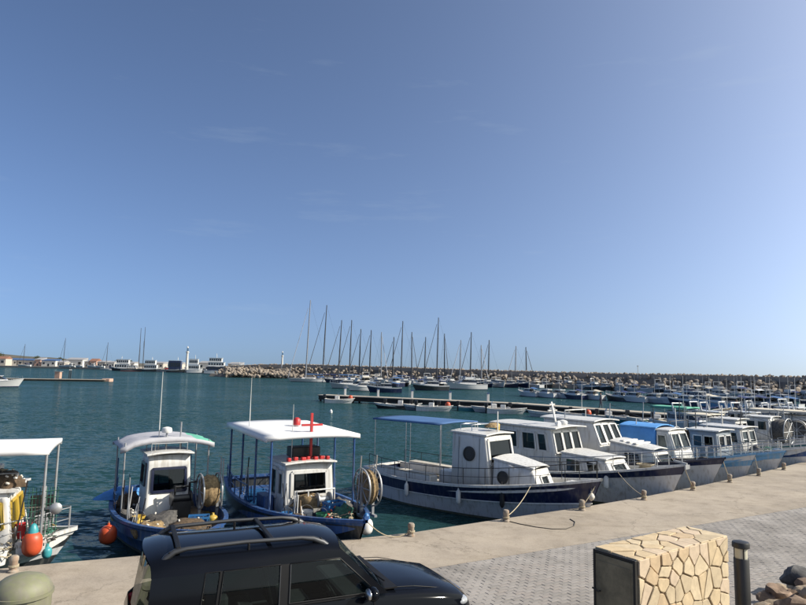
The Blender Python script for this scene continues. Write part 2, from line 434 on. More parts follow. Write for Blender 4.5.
def water_mat():
    m = bpy.data.materials.new('sea_water'); m.use_nodes = True
    ns = m.node_tree.nodes; lk = m.node_tree.links; p = ns['Principled BSDF']
    t = ns.new('ShaderNodeTexCoord')
    acc = None; muls = []
    pn = ns.new('ShaderNodeTexNoise'); pn.inputs['Scale'].default_value = .045; pn.inputs['Detail'].default_value = 3; lk.new(t.outputs['Object'], pn.inputs['Vector'])
    pr = ns.new('ShaderNodeMapRange'); pr.inputs[1].default_value = .38; pr.inputs[2].default_value = .62; pr.inputs[3].default_value = .55; pr.inputs[4].default_value = 1.25; lk.new(pn.outputs[0], pr.inputs[0])
    for (sc, amp, det) in [((.25, .55, 1), .7, 2), ((.9, 2.0, 1), 1.9, 3), ((3.0, 6.5, 1), 1.9, 2)]:
        mpn = ns.new('ShaderNodeMapping'); mpn.inputs['Scale'].default_value = sc; mpn.inputs['Rotation'].default_value = (0, 0, R(14))
        nn = ns.new('ShaderNodeTexNoise'); nn.inputs['Scale'].default_value = 1.0; nn.inputs['Detail'].default_value = det
        nn.inputs['Roughness'].default_value = .55
        sb = ns.new('ShaderNodeVectorMath'); sb.operation = 'SUBTRACT'; sb.inputs[1].default_value = (.5, .5, .5)
        ml = ns.new('ShaderNodeVectorMath'); ml.operation = 'MULTIPLY'; ml.inputs[1].default_value = (amp*.7, amp, 0); muls.append(ml)
        ad = ns.new('ShaderNodeVectorMath'); ad.operation = 'ADD'
        lk.new(t.outputs['Object'], mpn.inputs['Vector']); lk.new(mpn.outputs[0], nn.inputs['Vector']); lk.new(nn.outputs['Color'], sb.inputs[0])
        lk.new(sb.outputs[0], ml.inputs[0]); sk = ns.new('ShaderNodeVectorMath'); sk.operation = 'SCALE'; lk.new(ml.outputs[0], sk.inputs[0]); lk.new(pr.outputs[0], sk.inputs['Scale']); lk.new(sk.outputs[0], ad.inputs[0])
        if acc is None: ad.inputs[1].default_value = (0, 0, 1)
        else: lk.new(acc.outputs[0], ad.inputs[1])
        acc = ad
    nv = ns.new('ShaderNodeVectorMath'); nv.operation = 'NORMALIZE'
    lk.new(acc.outputs[0], nv.inputs[0])
    df = ns.new('ShaderNodeBsdfDiffuse'); df.inputs[0].default_value = (.0145, .044, .048, 1)
    gl = ns.new('ShaderNodeBsdfGlossy'); gl.inputs['Roughness'].default_value = .08; gl.inputs[0].default_value = (.84, .97, .98, 1)
    fr = ns.new('ShaderNodeFresnel'); fr.inputs[0].default_value = 1.33
    mu = ns.new('ShaderNodeMath'); mu.operation = 'MULTIPLY'; mu.inputs[1].default_value = .5
    mi = ns.new('ShaderNodeMath'); mi.operation = 'MINIMUM'; mi.inputs[1].default_value = .33
    ms = ns.new('ShaderNodeMixShader')
    lk.new(nv.outputs[0], gl.inputs['Normal']); lk.new(nv.outputs[0], fr.inputs['Normal'])
    lk.new(fr.outputs[0], mu.inputs[0]); lk.new(mu.outputs[0], mi.inputs[0]); lk.new(mi.outputs[0], ms.inputs[0])
    lk.new(df.outputs[0], ms.inputs[1]); lk.new(gl.outputs[0], ms.inputs[2])
    ns.remove(p); lk.new(ms.outputs[0], ns['Material Output'].inputs[0])
    _mats['sea_water'] = m
water_mat()

# ------------------------------------------------------------------ the setting
QZ = 0.8
sea = MB().add([(-9000, -60, 0), (9000, -60, 0), (9000, 15000, 0), (-9000, 15000, 0)], [(0, 1, 2, 3)]).build('sea', 'sea_water')
tag(sea, 'teal rippled harbour water reaching to the horizon', None, None, 'structure')

edge_px = [(0, 569), (60, 563), (140, 556), (270, 546), (355, 539), (411, 533), (506, 518.5), (582, 507.5), (644, 497), (693, 487.5), (730, 479.5), (759, 473), (806, 461.5)]
edge = [at_z(x, y, QZ).xy for x, y in edge_px]
dl = (edge[1]-edge[0]).normalized(); dr = (edge[-1]-edge[-3]).normalized()
edge = [edge[0]-dl*45]+edge+[edge[-1]+dr*60]
B0 = at_z(470, 562, QZ).xy; B1 = at_z(806, 507, QZ).xy
ub = (B1-B0).normalized(); nb = Vector((ub.y, -ub.x))         # nb points towards the camera side
inner = [B0-ub*55, B0+ub*75]
apron = MB()
poly = [tuple(p) for p in edge]
poly_top = poly+[tuple(inner[1]), tuple(inner[0])]
apron.prism(list(reversed(poly_top))[::-1][::-1], -2.5, QZ)
ap = apron.build('quay_apron', 'concrete')
fixnormals(ap); tag(ap, 'pale beige concrete strip along the quay edge', None, None, 'structure')
# quay face cope: a slightly proud concrete lip
def offset_path(pts, d):
    out = []
    for i, p in enumerate(pts):
        a = pts[max(0, i-1)]; b = pts[min(len(pts)-1, i+1)]
        t = (b-a).normalized(); out.append(p+Vector((-t.y, t.x))*d)
    return out
e_out = offset_path(edge, .06)
lip = MB()
rows = []
for p, q in zip(edge, e_out):
    rows.append([(p.x, p.y, QZ-.004), (q.x, q.y, QZ-.012), (q.x, q.y, QZ-.28), (p.x, p.y, QZ-.28)])
lip.grid(rows)
lo = lip.build('cope_edge', 'concrete_wall', ap); fixnormals(lo)

gp = MB()
i0, i1 = B0-ub*55, B0+ub*75
far0, far1 = i0+nb*45, i1+nb*45
gp.add([(i0.x, i0.y, QZ-.03), (far0.x, far0.y, QZ-.03), (far1.x, far1.y, QZ-.03), (i1.x, i1.y, QZ-.03)], [(0, 1, 2, 3)])
pav = gp.build('paving', 'joint_sand'); fixnormals(pav)
tag(pav, 'grey block paving of the promenade', None, None, 'structure')
# paving blocks in running bond, in view only
def project(p):
    q = CM.to_3x3().transposed() @ (Vector(p)-EYE)
    if q.z > -.2: return None
    return (PW/2+FPX*q.x/-q.z, PH/2-FPX*q.y/-q.z)
pl_, pw_ = .23, .115
pcs = []
rng = random.Random(3)
for iv in range(0, 90):
    v = .01+(iv+.5)*pw_
    for iu in range(-60, 120):
        u = (iu+(.5 if iv % 2 else 0))*pl_
        c = B0+ub*u+nb*v
        pr = project((c.x, c.y, QZ))
        if pr is None or not (-60 < pr[0] < 880 and 480 < pr[1] < 690): continue
        pcs.append((c, pr, rng.uniform(-.0035, .003), rng.uniform(-.012, .012), rng.random()))
ang = math.atan2(ub.y, ub.x)
def in_car(pr): return pr[0] < 500 and pr[1] > 560-0*pr[0]
vis = [p for p in pcs if 0 < p[1][0] < 806 and p[1][1] < 603 and p[1][0] > 492 and not (592 < p[1][0] < 728 and p[1][1] > 560)]
vis.sort(key=lambda p: -p[1][1])
single = set(id(p) for p in vis[:300])
def paver_geo(mb, c, dz, rot, a):
    hl, hw = pl_/2-.0032, pw_/2-.0032; b = .0045
    ca, sa = math.cos(a+rot), math.sin(a+rot)
    def T(x, y, z): return (c[0]+x*ca-y*sa, c[1]+x*sa+y*ca, z)
    lo_ = [T(x, y, QZ-.028+c[2]) for x, y in ((-hl, -hw), (hl, -hw), (hl, hw), (-hl, hw))]
    md_ = [T(x, y, QZ-b+dz+c[2]) for x, y in ((-hl, -hw), (hl, -hw), (hl, hw), (-hl, hw))]
    hi_ = [T(x, y, QZ+dz+c[2]) for x, y in ((-hl+b, -hw+b), (hl-b, -hw+b), (hl-b, hw-b), (-hl+b, hw-b))]
    fs = []
    for k in range(4):
        k2 = (k+1) % 4
        fs += [(k, k2, 4+k2, 4+k), (4+k, 4+k2, 8+k2, 8+k)]
    fs.append((8, 9, 10, 11))
    mb.add(lo_+md_+hi_, fs)
pm_ = []
for i in range(4):
    q = MB(); paver_geo(q, (0, 0, -QZ), 0, 0, 0)
    me_o = q.build('paver', 'paver_%d' % i, pav); pm_.append(me_o)
used = [False]*4
stuffp = MB()
for p in pcs:
    c, pr, dz, rot, rr = p
    if id(p) in single:
        k = int(rr*4)
        if not used[k]: o = pm_[k]; used[k] = True
        else:
            o = pm_[k].copy(); col.objects.link(o)
        o.location = (c.x, c.y, QZ+dz); o.rotation_euler = (0, 0, ang+rot)
    else:
        paver_geo(stuffp, (c.x, c.y, 0), dz, rot, ang)
so = stuffp.build('paver_field', 'paver_mix', pav); so['kind'] = 'stuff'
# ------------------------------------------------------------------ breakwater
bw_px = [(225, 300, 366), (262, 290, 364), (300, 285, 364), (350, 270, 365.5), (400, 250, 367), (470, 225, 369.3), (540, 205, 371.2), (610, 188, 373), (680, 165, 374.9), (740, 148, 376), (806, 132, 377), (880, 120, 378), (980, 108, 379)]
bw = []
for px, d, py in bw_px:
    p = at_d(px, py, d); bw.append(Vector((p.x, p.y, max(p.z, EYE.z+.15))))
def seg_points(pts, step):
    out = []
    for a, b in zip(pts[:-1], pts[1:]):
        n = max(1, int((b-a).length/step))
        for i in range(n): out.append(a.lerp(b, i/n))
    out.append(pts[-1]); return out
bwroot = empty('breakwater', (bw[5].x, bw[5].y, 0), 0, 'long tan rock breakwater closing off the harbour behind the yachts', 'breakwater')
def rel(p): return Vector(p)-bwroot.location
core = MB(); rows = []
for i, p in enumerate(bw):
    a = bw[max(0, i-1)]; b = bw[min(len(bw)-1, i+1)]
    t = (b-a); t.z = 0; t.normalize(); nrm = Vector((t.y, -t.x, 0))      # towards harbour
    if nrm.dot(-p) < 0: nrm = -nrm
    q = rel(p)
    rows.append([q+nrm*11+Vector((0, 0, -p.z-.5)), q+nrm*9.5+Vector((0, 0, -p.z+1.3)), q+nrm*4+Vector((0, 0, -p.z+1.4)), q+nrm*1.2+Vector((0, 0, -1.0)), q+Vector((0, 0, -.6)), q-nrm*3+Vector((0, 0, -.6)), q-nrm*14+Vector((0, 0, -p.z-1))])
core.grid(rows); fixnormals(core.build('core', 'breakwater_core', bwroot))
wl = MB(); rows = []
for i, p in enumerate(bw):
    a = bw[max(0, i-1)]; b = bw[min(len(bw)-1, i+1)]
    t = (b-a); t.z = 0; t.normalize(); nrm = Vector((t.y, -t.x, 0))
    if nrm.dot(-p) < 0: nrm = -nrm
    q = rel(p)
    rows.append([q+nrm*1.6+Vector((0, 0, -1.6)), q+nrm*1.5+Vector((0, 0, -.25)), q+nrm*.4+Vector((0, 0, -.25)), q+nrm*.3+Vector((0, 0, -1.2))])
wl.grid(rows); fixnormals(wl.build('crest_wall', 'breakwater_wall', bwroot))
rk = MB(); rr = random.Random(11); V0, F0 = ICO[1]
def add_rock(mb, c, s, rnd):
    e = Matrix.Rotation(rnd.uniform(0, 6.3), 3, 'Z') @ Matrix.Rotation(rnd.uniform(0, 6.3), 3, 'X')
    sc = (s*rnd.uniform(.7, 1.25), s*rnd.uniform(.7, 1.2), s*rnd.uniform(.6, 1.0))
    vs = []
    for p in V0:
        k = rnd.uniform(.78, 1.15)
        vs.append(e @ Vector((p[0]*sc[0]*k, p[1]*sc[1]*k, p[2]*sc[2]*k))+Vector(c))
    mb.add(vs, F0)
for a, b in zip(bw[:-1], bw[1:]):
    L = (b-a).length
    t = (b-a).normalized(); nrm = Vector((t.y, -t.x, 0)).normalized()
    if nrm.dot(-a) < 0: nrm = -nrm
    near = a.y < 240
    for k in range(int(L*(8 if near else 6.5))):
        u = rr.random(); p = rel(a.lerp(b, u))
        w = rr.random()
        if w < .45:       # crest
            add_rock(rk, p+nrm*rr.uniform(-2.5, .6)+Vector((0, 0, -.34+rr.uniform(-.15, .16))), rr.uniform(.3, .6), rr)
        elif w < .85:     # harbour slope
            s = rr.random(); zz = (a.lerp(b, u).z)
            add_rock(rk, p+nrm*(1.5+s*9)+Vector((0, 0, -1.2-s*(zz-1.5)+rr.uniform(-.1, .3))), rr.uniform(.45, .9), rr)
        else:
            add_rock(rk, p+nrm*rr.uniform(-6, -2)+Vector((0, 0, -.9+rr.uniform(-.3, .3))), rr.uniform(.6, 1.0), rr)
rko = rk.build('armour_rock', 'breakwater_rock', bwroot); rko['kind'] = 'stuff'
# rounded rock head at the left end
hd = MB()
for k in range(900):
    px = rr.uniform(226, 296); d = rr.uniform(272, 300)
    f = (px-226)/70
    zt = .4+rr.random()*(4.2 if px < 262 else 3.4)*(1-abs(d-288)/30)
    p = at_d(px, 370, d); add_rock(hd, Vector((p.x, p.y, zt)), rr.uniform(.5, 1.15), rr)
ho = hd.build('head_rocks', 'breakwater_rock'); tag(ho, 'heap of tan boulders at the harbour mouth left of the masts', 'boulders', None, 'stuff')

def beacon(px, pyt, pyb, d, label, mat='far_wall_white', wpx=3.2, zg=1.7):
    p = at_d(px, pyb, d); p.z = zg; top = at_d(px, pyt, d); H = top.z-p.z; r = wpx*d/FPX/2
    root = empty('beacon_tower', p, 0, label, 'beacon')
    MB().lathe([(r*1.5, 0), (r*1.5, H*.12), (r, H*.13), (r*.72, H*.72)], 12).build('tower', mat, root, 40)
    MB().lathe([(r*1.15, H*.72), (r*1.15, H*.76), (r*.9, H*.765), (r*.9, H*.78)], 12).build('gallery', mat, root, 40)
    MB().lathe([(r*.55, H*.78), (r*.55, H*.92)], 10).build('lantern', 'clear_glass', root, 40)
    MB().lathe([(r*.7, H*.92), (r*.4, H*.97), (r*.05, H)], 10).build('cap', 'red_paint' if mat != 'far_wall_white' else mat, root, 40)
beacon(187, 346, 362, 430, 'tall slim white tower beside the far quay', wpx=2.8)
beacon(282, 351, 366, 286, 'white harbour beacon at the head of the breakwater', wpx=2.2, zg=3.4)
# thin pole on breakwater at right of centre
pp = at_d(638, 377, 176)
root = empty('signal_pole', pp, 0, 'slim white signal pole standing on the breakwater crest', 'pole')
MB().tube([(0, 0, -1), (0, 0, 3.0)], .08).build('pole', 'white_paint', root)
MB().box((0, 0, 3.1), (.3, .3, .35)).build('lamp', 'white_paint', root)

# ------------------------------------------------------------------ far land at the left
land = MB()
LX = [(-260, 640), (-120, 600), (0, 565), (60, 550), (110, 520), (160, 470), (205, 415), (243, 385)]
pts = [at_d(px, 370, d).xy for px, d in LX]
back = [at_d(px, 370, d+900).xy for px, d in LX]
land.prism([tuple(p) for p in pts]+[tuple(p) for p in reversed(back)], -1, 1.7)
lo_ = land.build('far_quay', 'pier_deck'); fixnormals(lo_); tag(lo_, None, None, None, 'structure')
hill = MB(); rows = []
prof = [(-160, 349), (-60, 351), (0, 352.5), (25, 354), (50, 355.5), (75, 357.5), (110, 360), (150, 362.5)]
for (px, py) in prof:
    row = []
    for k in range(7):
        d = 900+k*110; s = math.sin(math.pi*min(1, k/5))
        base = at_d(px, py, 1400); b2 = Vector((base.x*d/1400, d, 1.6))
        hz = .7*max(0, base.z-1.6)*s*(1+.25*noise.noise(Vector((px*.05, k*.7, 2))))
        row.append((b2.x, d, 1.6+hz))
    rows.append(row)
hill.grid(rows)
ho = hill.build('hill', 'hill', smooth=60); fixnormals(ho); tag(ho, None, None, None, 'structure')

def building(px0, px1, pyt, d, wall, roofm, label, zb=1.7, gable=False, nwin=3, depth=10, wmat='dark_window'):
    a = at_d(px0, 368, d); b = at_d(px1, 368, d); w = b.x-a.x
    top = at_d((px0+px1)/2, pyt, d).z; h = max(2.5, top-zb)
    root = empty('building', ((a.x+b.x)/2, d+depth/2, zb), 0, label, 'building', 'buildings along the far quay')
    hw = h*.72
    mb = MB(); mb.box((0, 0, hw/2), (w, depth, hw)); mb.build('wall', wall, root)
    r = MB()
    if gable:
        x = w/2+.3; y = depth/2+.4
        r.add([(-x, -y, hw), (x, -y, hw), (x, y, hw), (-x, y, hw), (-x, 0, h), (x, 0, h)], [(0, 1, 5, 4), (3, 4, 5, 2), (0, 4, 3), (1, 2, 5), (0, 3, 2, 1)])
    else:
        r.add([(-w/2-.3, -depth/2-.4, hw), (w/2+.3, -depth/2-.4, hw), (w/2+.3, depth/2, hw+.2), (-w/2-.3, depth/2, hw+.2), (-w/2-.3, -depth/2-.4, hw+.5), (w/2+.3, -depth/2-.4, hw+.5), (w/2+.3, depth/2, h), (-w/2-.3, depth/2, h)], [(0, 1, 5, 4), (4, 5, 6, 7), (2, 3, 7, 6), (0, 4, 7, 3), (1, 2, 6, 5), (0, 3, 2, 1)])
    fixnormals(r.build('roof', roofm, root))
    for k in range(nwin):
        xx = -w/2+(k+.5)*w/nwin
        if k == nwin//2:
            dr_ = MB(); dr_.box((xx, -depth/2-.02, min(1.2, hw*.4)), (min(1.6, w/nwin*.6), .12, min(2.4, hw*.8))); dr_.build('door', wmat, root)
            continue
        f = MB(); f.box((xx, -depth/2-.03, hw*.56), (w/nwin*.58, .1, hw*.42)); fo = f.build('window', 'far_wall_white', root)
        g = MB(); g.box((xx, -depth/2-.07, hw*.56), (w/nwin*.48, .06, hw*.34)); g.build('pane', 'dark_window', fo)
BL = [(-14, 5, 356, 580, 'far_wall', 'far_roof_red', 'tan building with red roof at the left edge of the far shore', 1),
      (6, 16, 358, 590, 'far_wall_white', 'far_roof_blue', 'white shed under a blue roof, leftmost of the blue-roofed sheds', 0),
      (17, 33, 358.4, 590, 'far_wall', 'far_roof_blue', 'beige shed under a blue roof beside the brown block', 0),
      (34, 40, 357.4, 585, 'far_wall_pink', 'far_roof_grey', 'brown block between the blue-roofed sheds', 0),
      (41, 55, 358.8, 580, 'far_wall_white', 'far_roof_blue', 'white shed with dark doors under the right-hand blue roof', 0),
      (57, 64, 360.5, 565, 'far_wall', 'far_roof_grey', 'low tan building behind the pontoon kiosk', 1),
      (65, 82, 357.5, 585, 'far_wall_white', 'far_roof_grey', 'long pale low building with a light roof', 0),
      (84, 88, 360, 560, 'far_wall', 'far_roof_grey', 'narrow grey building left of the red one', 0),
      (89, 96, 358.5, 560, 'far_wall_pink', 'far_roof_red', 'small building with red roof and pink walls', 1),
      (97, 105, 360.5, 550, 'far_wall', 'far_roof_grey', 'cream building right of the red-roofed one', 0),
      (106, 114, 361, 545, 'far_wall_white', 'far_roof_grey', 'white low building left of the two-masted ship', 0),
      (150, 163, 361.5, 520, 'far_wall', 'far_roof_grey', 'tan low store behind the two-masted ship', 0),
      (228, 240, 362, 420, 'far_wall', 'far_roof_grey', 'tan hut at the right end of the far quay', 0)]
BL += [(120, 134, 361.5, 560, 'far_wall_white', 'far_roof_grey', 'white shed behind the stern of the two-masted ship', 0),
       (170, 182, 362, 520, 'far_wall', 'far_roof_grey', 'tan building with grey gabled roof left of the slim white tower', 1),
       (198, 216, 361, 470, 'far_wall_white', 'far_roof_grey', 'pale long building behind the excursion boat', 0)]
for b in BL: building(*b[:6], label=b[6], gable=bool(b[7]))

# ------------------------------------------------------------------ generic boat pieces
class Hull:
    def __init__(s, L, B, zs, zb, rake=.8, tr=.75, flare=.35, full=2.4):
        s.L, s.B, s.zs, s.zb, s.rake, s.tr, s.fl, s.full = L, B, zs, zb, rake, tr, flare, full
    def sheer(s, t): return s.zs+(s.zb-s.zs)*max(0, (t-.2)/.8)**2+.10*max(0, (.2-t)/.2)**2
    def hb(s, t): return max(.03, s.B/2*(s.tr+(1-s.tr)*math.sin(math.pi/2*min(1, t/.4)))*(1-max(0, (t-.42)/.58)**s.full))
    def wl(s, t): return max(.012, s.hb(t)*(.93-s.fl*max(0, (t-.3)/.7)))
    def pt(s, t, v, side=1):
        z = s.sheer(t)*v
        k = max(0, v)**1.15
        y = s.wl(t)*(1-k)+s.hb(t)*k
        x = -s.L/2+t*(s.L-s.rake*(1-v))
        return Vector((x, side*y, z))
    def tx(s, x): return (x+s.L/2)/s.L
    def build(s, root, bands, mats, bulw=.3, deck='deck_cream', cap='white_paint', NS=26, simple=False):
        """bands: list of (v_end, mat index) from the waterline up"""
        mb = MB(); vs = [-.35, 0]; ms = [0]
        v0 = 0
        for (ve, mi) in bands:
            n = max(1, int(round((ve-v0)*(3 if simple else 8))))
            for k in range(n): vs.append(v0+(ve-v0)*(k+1)/n); ms.append(mi)
            v0 = ve
        ts = [i/NS for i in range(NS+1)]
        for side in (1, -1):
            rows = []
            for v in vs:
                rows.append([s.pt(t, v, side) if v >= 0 else Vector((-s.L/2+t*(s.L-s.rake*1.2), side*s.wl(t)*.6, -.35)) for t in ts])
            for i in range(len(vs)-1):
                q = [rows[i], rows[i+1]]
                mb.grid(q if side < 0 else [q[1], q[0]], ms[i])
        # transom
        for i in range(len(vs)-1):
            def P(v, sd): return s.pt(0, v, sd) if v >= 0 else Vector((-s.L/2, sd*s.wl(0)*.6, -.35))
            mb.add([P(vs[i], 1), P(vs[i], -1), P(vs[i+1], -1), P(vs[i+1], 1)], [(0, 1, 2, 3)], ms[i])
        ho = mb.build('hull', mats, root, 40)
        # deck and inner bulwark
        dk = MB(); th = .07 if not simple else .05
        A = []; Bq = []
        for t in ts:
            w = max(.01, s.hb(t)-th); zz = s.sheer(t)
            bz = zz-bulw*(1-max(0, (t-.9)/.1)*.7)
            x = s.pt(min(t, .995), 1).x - (th if t > .97 else 0) + (th if t == 0 else 0)
            A.append([(x, w, bz), (x, 0, bz+.03), (x, -w, bz)]); Bq.append((x, w, zz))
        dk.grid(A); dk.build('deck', deck, root)
        if bulw > .05:
            bu = MB()
            for sd in (1, -1):
                bu.grid([[(p[0], sd*p[1], p[2]+.0) for p in Bq], [(a[0][0], sd*a[0][1], a[0][2]-.01) for a in A]])
            bu.build('bulwark', cap, root)
        cp = MB()
        for sd in (1, -1):
            rows = []
            for t in ts:
                p = s.pt(t, 1, sd); w = s.hb(t)
                yo = sd*(w+.035); yi = sd*max(0, w-th-.01)
                rows.append([(p.x, yo, p.z-.05), (p.x, yo, p.z+.025), (p.x, yi, p.z+.03), (p.x, yi, p.z-.05)])
            cp.grid(rows, closed=True)
        # stern cap
        p = s.pt(0, 1, 1); cp.box((p.x+.03, 0, p.z-.01), (.11, 2*p.y+.06, .08))
        fixnormals(cp.build('gunwale', cap, root))
        return ho
    def rail(s, root, t0, t1, h, mat='steel', r=.014, n=8, mid=True, bow=False, inset=.08):
        mb = MB(); tops = {1: [], -1: []}; mids = {1: [], -1: []}
        for sd in (1, -1):
            for i in range(n+1):
                t = t0+(t1-t0)*i/n; p = s.pt(t, 1, sd); p.y = sd*max(0.02, abs(p.y)-inset)
                mb.tube([p, p+Vector((0, 0, h))], r, 5)
                tops[sd].append(p+Vector((0, 0, h))); mids[sd].append(p+Vector((0, 0, h*.5)))
            if not bow:
                mb.tube(tops[sd], r, 5)
                if mid: mb.tube(mids[sd], r*.7, 5)
        if bow:
            mb.tube(tops[1]+tops[-1][::-1], r, 5)
            if mid: mb.tube(mids[1]+mids[-1][::-1], r*.7, 5)
        mb.build('railing', mat, root, 60)

def wall_holes(mb, P00, P10, P11, P01, holes, extra=()):
    """quad (u along 00->10, v along 00->01) with rectangular holes (u0,u1,v0,v1)"""
    us = sorted(set([0, 1]+[h[0] for h in holes]+[h[1] for h in holes])); vs = sorted(set([0, 1]+list(extra)+[h[2] for h in holes]+[h[3] for h in holes]))
    def P(u, v): return (P00*(1-u)+P10*u)*(1-v)+(P01*(1-u)+P11*u)*v
    for i in range(len(us)-1):
        for j in range(len(vs)-1):
            uc, vc = (us[i]+us[i+1])/2, (vs[j]+vs[j+1])/2
            if any(h[0] < uc < h[1] and h[2] < vc < h[3] for h in holes): continue
            mb.add([P(us[i], vs[j]), P(us[i+1], vs[j]), P(us[i+1], vs[j+1]), P(us[i], vs[j+1])], [(0, 1, 2, 3)])
    return P
def cabin(root, x0, x1, w, z0, z1, rf=.2, rb=0.0, wt=None, mat='white_paint', side=(), front=(), back=(), roof=.12, roofmat=None, gl='boat_glass', fr='white_paint', fw=.05, name='cabin', z1b=None, crown=.05, solid=.04, w0b=None, w1b=None):
    """x0 aft, x1 front at the base; rf/rb = rake at top; windows given as (u0,u1,v0,v1) on each wall"""
    wt = wt if wt is not None else w*.92
    z1b = z1 if z1b is None else z1b
    V = Vector
    wf0 = w if w0b is None else w0b; wf1 = wt if w1b is None else w1b       # front widths
    c = {(-1, 0): V((x0, -w/2, z0)), (1, 0): V((x1, -wf0/2, z0)), (1, 1): V((x1-rf, -wf1/2, z1)), (-1, 1): V((x0+rb, -wt/2, z1b))}
    def mir(p): return V((p.x, -p.y, p.z))
    mb = MB(); wins = []
    quads = []
    if True:
        quads.append(('s', c[(-1, 0)], c[(1, 0)], c[(1, 1)], c[(-1, 1)], side))
        quads.append(('p', mir(c[(1, 0)]), mir(c[(-1, 0)]), mir(c[(-1, 1)]), mir(c[(1, 1)]), [(1-h[1], 1-h[0], h[2], h[3]) for h in side]))
        quads.append(('f', c[(1, 0)], mir(c[(1, 0)]), mir(c[(1, 1)]), c[(1, 1)], front))
        quads.append(('b', mir(c[(-1, 0)]), c[(-1, 0)], c[(-1, 1)], mir(c[(-1, 1)]), back))
    ex = set(); [ex.update((h[2], h[3])) for q in quads for h in q[5]]
    for (k, a, b, cc, d, hs) in quads:
        P = wall_holes(mb, a, b, cc, d, hs, ex)
        n = (b-a).cross(d-a).normalized()
        for h in hs:
            wins.append((P(h[0], h[2]), P(h[1], h[2]), P(h[1], h[3]), P(h[0], h[3]), n))
    co = mb.build(name, mat, root)
    b_ = bmesh.new(); b_.from_mesh(co.data); bmesh.ops.remove_doubles(b_, verts=b_.verts[:], dist=.0005); bmesh.ops.recalc_face_normals(b_, faces=b_.faces[:])
    es = []
    for e in b_.edges:
        if len(e.link_faces) == 2 and e.calc_face_angle(0) > .5: es.append(e)
    bmesh.ops.bevel(b_, geom=es, offset=min(.06, w*.04), segments=3, affect='EDGES', profile=.5)
    b_.to_mesh(co.data); b_.free()
    co.data.polygons.foreach_set('use_smooth', [True]*len(co.data.polygons)); co.data.set_sharp_from_angle(angle=R(32))
    md = co.modifiers.new('solid', 'SOLIDIFY'); md.thickness = solid; md.offset = -1
    for (a, b, cc, d, n) in wins:
        f = MB()
        for p, q in ((a, b), (b, cc), (cc, d), (d, a)): f.bar(p+n*.012, q+n*.012, fw, .06, up=n)
        fo = f.build('window', fr, root)
        g = MB(); g.add([a, b, cc, d], [(0, 1, 2, 3)]); g.build('pane', gl, fo)
    if roof:
        r = MB(); o = roof; n = 6
        rows = []
        for i in range(n+1):
            u = i/n*2-1
            xa = x0+rb-o; xb = x1-rf+o*1.6
            hw0 = wt/2+o*.6; hw1 = wf1/2+o*.6
            cz = crown*(1-u*u)
            rows.append([(xa, hw0*u, z1b+cz+.005), (xb, hw1*u, z1+cz+.005), (xb, hw1*u, z1+cz+.06), (xa, hw0*u, z1b+cz+.06)])
        r.grid(rows, closed=True)
        for rw in (rows[0], rows[-1]): r.add(rw, [(0, 1, 2, 3)])
        fixnormals(r.build('cabin_roof' if name == 'cabin' else 'top', roofmat or mat, root, bevel=.022))
    return co
def canopy(root, x0, x1, w, z, mat, pole='blue_paint', zdeck=.6, arch=.06, drop=.12, posts=2, slope=0, pr=.024, wpost=None, skew=0):
    mb = MB(); n = 8; m = 10; rows = []; low = []
    for i in range(m+1):
        x = x0+(x1-x0)*i/m; row = []
        for j in range(n+1):
            u = j/n*2-1
            sag = -.025*math.sin(math.pi*((i/m*posts) % 1))*(1-u*u)
            row.append((x, w/2*u, z+slope*(i/m-.5)+arch*(1-u*u)+sag))
        rows.append(row)
    mb.grid(rows)
    # valance
    for s in (0, n):
        a = [r[s] for r in rows]; b = [(p[0], p[1]*1.01, p[2]-drop) for p in a]
        mb.grid([a, b])
    for r in (rows[0], rows[-1]):
        b = [(p[0], p[1], p[2]-drop*.8) for p in r]; mb.grid([r, b])
    mb.build('canopy', mat, root, 50, solid=.012)
    wp = (wpost or w)-.06
    for k in range(posts+1):
        x = x0+.06+(x1-x0-.12)*k/posts
        for s in (1, -1):
            p = MB(); zt = z+slope*(k/posts-.5)
            p.tube([(x, s*wp/2, zdeck), (x, s*wp/2, zt-.02)], pr, 8); p.build('canopy_post', pole, root, 60)
    fr_ = MB()
    for s in (1, -1): fr_.tube([(x0+.06, s*wp/2, z-slope*.5-.03), (x1-.06, s*wp/2, z+slope*.5-.03)], pr*.8, 6)
    for k in range(posts+1):
        x = x0+.06+(x1-x0-.12)*k/posts; zt = z+slope*(k/posts-.5)
        fr_.tube([(x, -wp/2, zt-.03), (x, 0, zt+arch-.035), (x, wp/2, zt-.03)], pr*.8, 6)
    fr_.build('canopy_frame', pole, root, 60)
def porthole(root, c, r, n, mat='lamp_black'):
    n = Vector(n).normalized(); q = n.to_track_quat('Z', 'Y').to_matrix()
    f = MB(); f.lathe([(r*1.0, -.01), (r*1.0, .035), (r*.82, .04), (r*.8, .018)], 20, c, q); fo = f.build('porthole', mat, root, 40)
    g = MB(); g.lathe([(r*.8, .0), (r*.79, .014)], 20, c, q); g.build('pane', 'dark_window', fo)
def whip(root, p, h, mat='white_paint', r=.012):
    MB().tube([p, (p[0], p[1], p[2]+h*.5), (p[0]+.02, p[1], p[2]+h)], [r*1.4, r, r*.5], 6).build('antenna', mat, root, 60)
